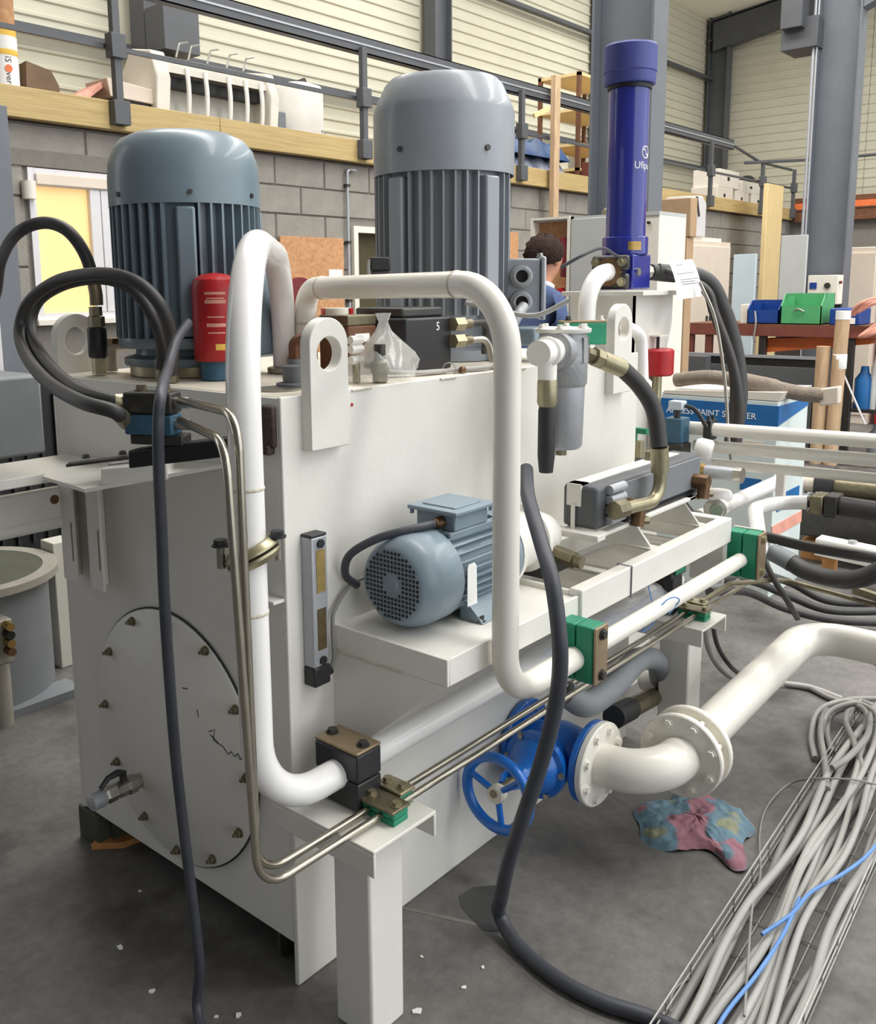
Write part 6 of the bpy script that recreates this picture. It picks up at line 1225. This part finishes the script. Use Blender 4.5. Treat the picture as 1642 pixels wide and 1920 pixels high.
D('damp', (70, 69, 67), .26, amt=.1, scale=9); dp.build('damp_patch', 'damp', FL, smooth=0)
# ================================================================== PERSON
def person(base, face):
    PE = thing('person', 'person with short dark hair and blue shirt standing behind the motors', 'person', base)
    f = vv(face).normalized(); l = V((-f.y, f.x, 0)); B = vv(base)
    def W(x, y, z): return B+f*x+l*y+Z_*z
    pts = []; rad = []; ed = []
    def add(p, r, par=None):
        pts.append(p); rad.append(r); i = len(pts)-1
        if par is not None: ed.append((par, i))
        return i
    pel = add(W(-.06, 0, .95), (.15, .12)); sp = add(W(-.04, 0, 1.10), (.145, .115), pel); ch = add(W(.01, 0, 1.28), (.165, .12), sp); up = add(W(.04, 0, 1.42), (.145, .095), ch)
    nk = add(W(.075, 0, 1.495), (.06, .06), up); nb = add(W(.11, 0, 1.545), (.058, .06), nk); hd = add(W(.135, 0, 1.60), (.078, .094), nb); ht = add(W(.15, 0, 1.67), (.074, .088), hd); add(W(.155, 0, 1.715), (.045, .055), ht)
    for s_ in (1, -1):
        sh = add(W(.035, .175*s_, 1.415), (.066, .062), up); el = add(W(.06, .235*s_, 1.11), (.045, .045), sh); wr = add(W(.25, .19*s_, .97), (.03, .028), el); pm = add(W(.32, .17*s_, .95), (.038, .02), wr); kn = add(W(.365, .165*s_, .945), (.036, .017), pm)
        for k, (dy, ln) in enumerate(((.027, .062), (.009, .075), (-.009, .07), (-.026, .055))):
            a = add(W(.385, .165*s_+dy, .94), (.0095, .0095), kn); b = add(W(.385+ln*.5, .165*s_+dy*1.1, .925), (.009, .009), a); add(W(.385+ln*.8, .165*s_+dy*1.1, .90), (.008, .008), b)
        a = add(W(.33, .165*s_-.045*s_, .945), (.012, .012), pm); add(W(.365, .165*s_-.06*s_, .925), (.0095, .0095), a)
        hp = add(W(-.05, .10*s_, .88), (.098, .10), pel); kn2 = add(W(-.0, .11*s_, .50), (.062, .065), hp); an = add(W(-.04, .11*s_, .10), (.042, .045), kn2); hl = add(W(-.02, .11*s_, .045), (.042, .04), an); add(W(.15, .125*s_, .03), (.042, .028), hl)
    me = bpy.data.meshes.new('body'); me.from_pydata([tuple(p-B) for p in pts], ed, [])
    o = bpy.data.objects.new('body', me); COL.objects.link(o)
    o.modifiers.new('skin', 'SKIN'); sv = me.skin_vertices[0].data
    for i, r in enumerate(rad): sv[i].radius = r; sv[i].use_root = (i == 0)
    ss = o.modifiers.new('sub', 'SUBSURF'); ss.levels = ss.render_levels = 2
    bpy.context.view_layer.update(); dg = bpy.context.evaluated_depsgraph_get(); nm = bpy.data.meshes.new_from_object(o.evaluated_get(dg)); bpy.data.objects.remove(o)
    nm.name = 'body'; nm.materials.clear()
    for m_ in ('shirt', 'trousers', 'skin', 'black_plastic'): nm.materials.append(M[m_])
    for p in nm.polygons:
        c_ = p.center; p.use_smooth = True; xf = c_.dot(f)
        p.material_index = 2 if (c_.z > 1.505 or (xf > .20 and .85 < c_.z < 1.05)) else (3 if c_.z < .09 else (1 if c_.z < .93 else 0))
    bo = bpy.data.objects.new('body', nm); COL.objects.link(bo); bo.parent = PE
    # face and hair
    hc_ = W(.142, 0, 1.64)
    MB().ball(hc_+f*.098-Z_*.005, .016, n=10, sc=(1, 1, 1.5)).build('nose', 'skin', PE, smooth=80)
    for s_ in (1, -1):
        MB().ball(hc_+f*.070+l*(.033*s_)+Z_*.012, .012, n=10).build('eye', 'paper', PE, smooth=80); MB().ball(hc_+f*.080+l*(.033*s_)+Z_*.012, .005, n=8).build('pupil', 'black', PE, smooth=80)
        MB().ball(hc_+l*(.080*s_)-Z_*.005-f*.005, .026, n=10, sc=(.6, .5, 1.2)).build('ear', 'skin', PE, smooth=80)
    MB().ball(hc_+f*.085-Z_*.048, .02, n=10, sc=(1, 1, .4)).build('mouth', 'red_dark', PE, smooth=80)
    hb_ = MB(); cc = hc_-f*.022+Z_*.028; n_ = 28; m2 = 16; vs = []
    for i in range(m2+1):
        th = math.pi*.66*i/m2
        for j in range(n_):
            ph = 2*math.pi*j/n_; front = max(0, math.cos(ph)); th2 = th*(1-.42*front); rr = .110*(1+.06*math.sin(7*ph+5*th)+.05*math.sin(13*ph-9*th)+.03*math.sin(5*ph+21*th))
            vs.append(cc+(f*(math.sin(th2)*math.cos(ph)*1.06)+l*(math.sin(th2)*math.sin(ph)*.93)+Z_*(math.cos(th2)*1.0))*rr)
    hb_.add(vs, [(i*n_+j, (i+1)*n_+j, (i+1)*n_+(j+1) % n_, i*n_+(j+1) % n_) for i in range(m2) for j in range(n_)])
    hb_.build('hair', 'hair', PE, smooth=80)
    cl = []; 
    for i in range(20):
        a = 2*math.pi*i/20; cl.append(W(.075, 0, 1.505)+f*(.075*math.cos(a))+l*(.078*math.sin(a))+Z_*(-.018*math.cos(a)))
    MB().tube(cl, .016, n=8, closed=True).build('collar', 'paper', PE, smooth=80)
    return PE
pb_ = V((3.311, 1.5, 1.633)); person((pb_.x-.12, pb_.y+.018, 0), (.97, -.22, 0))
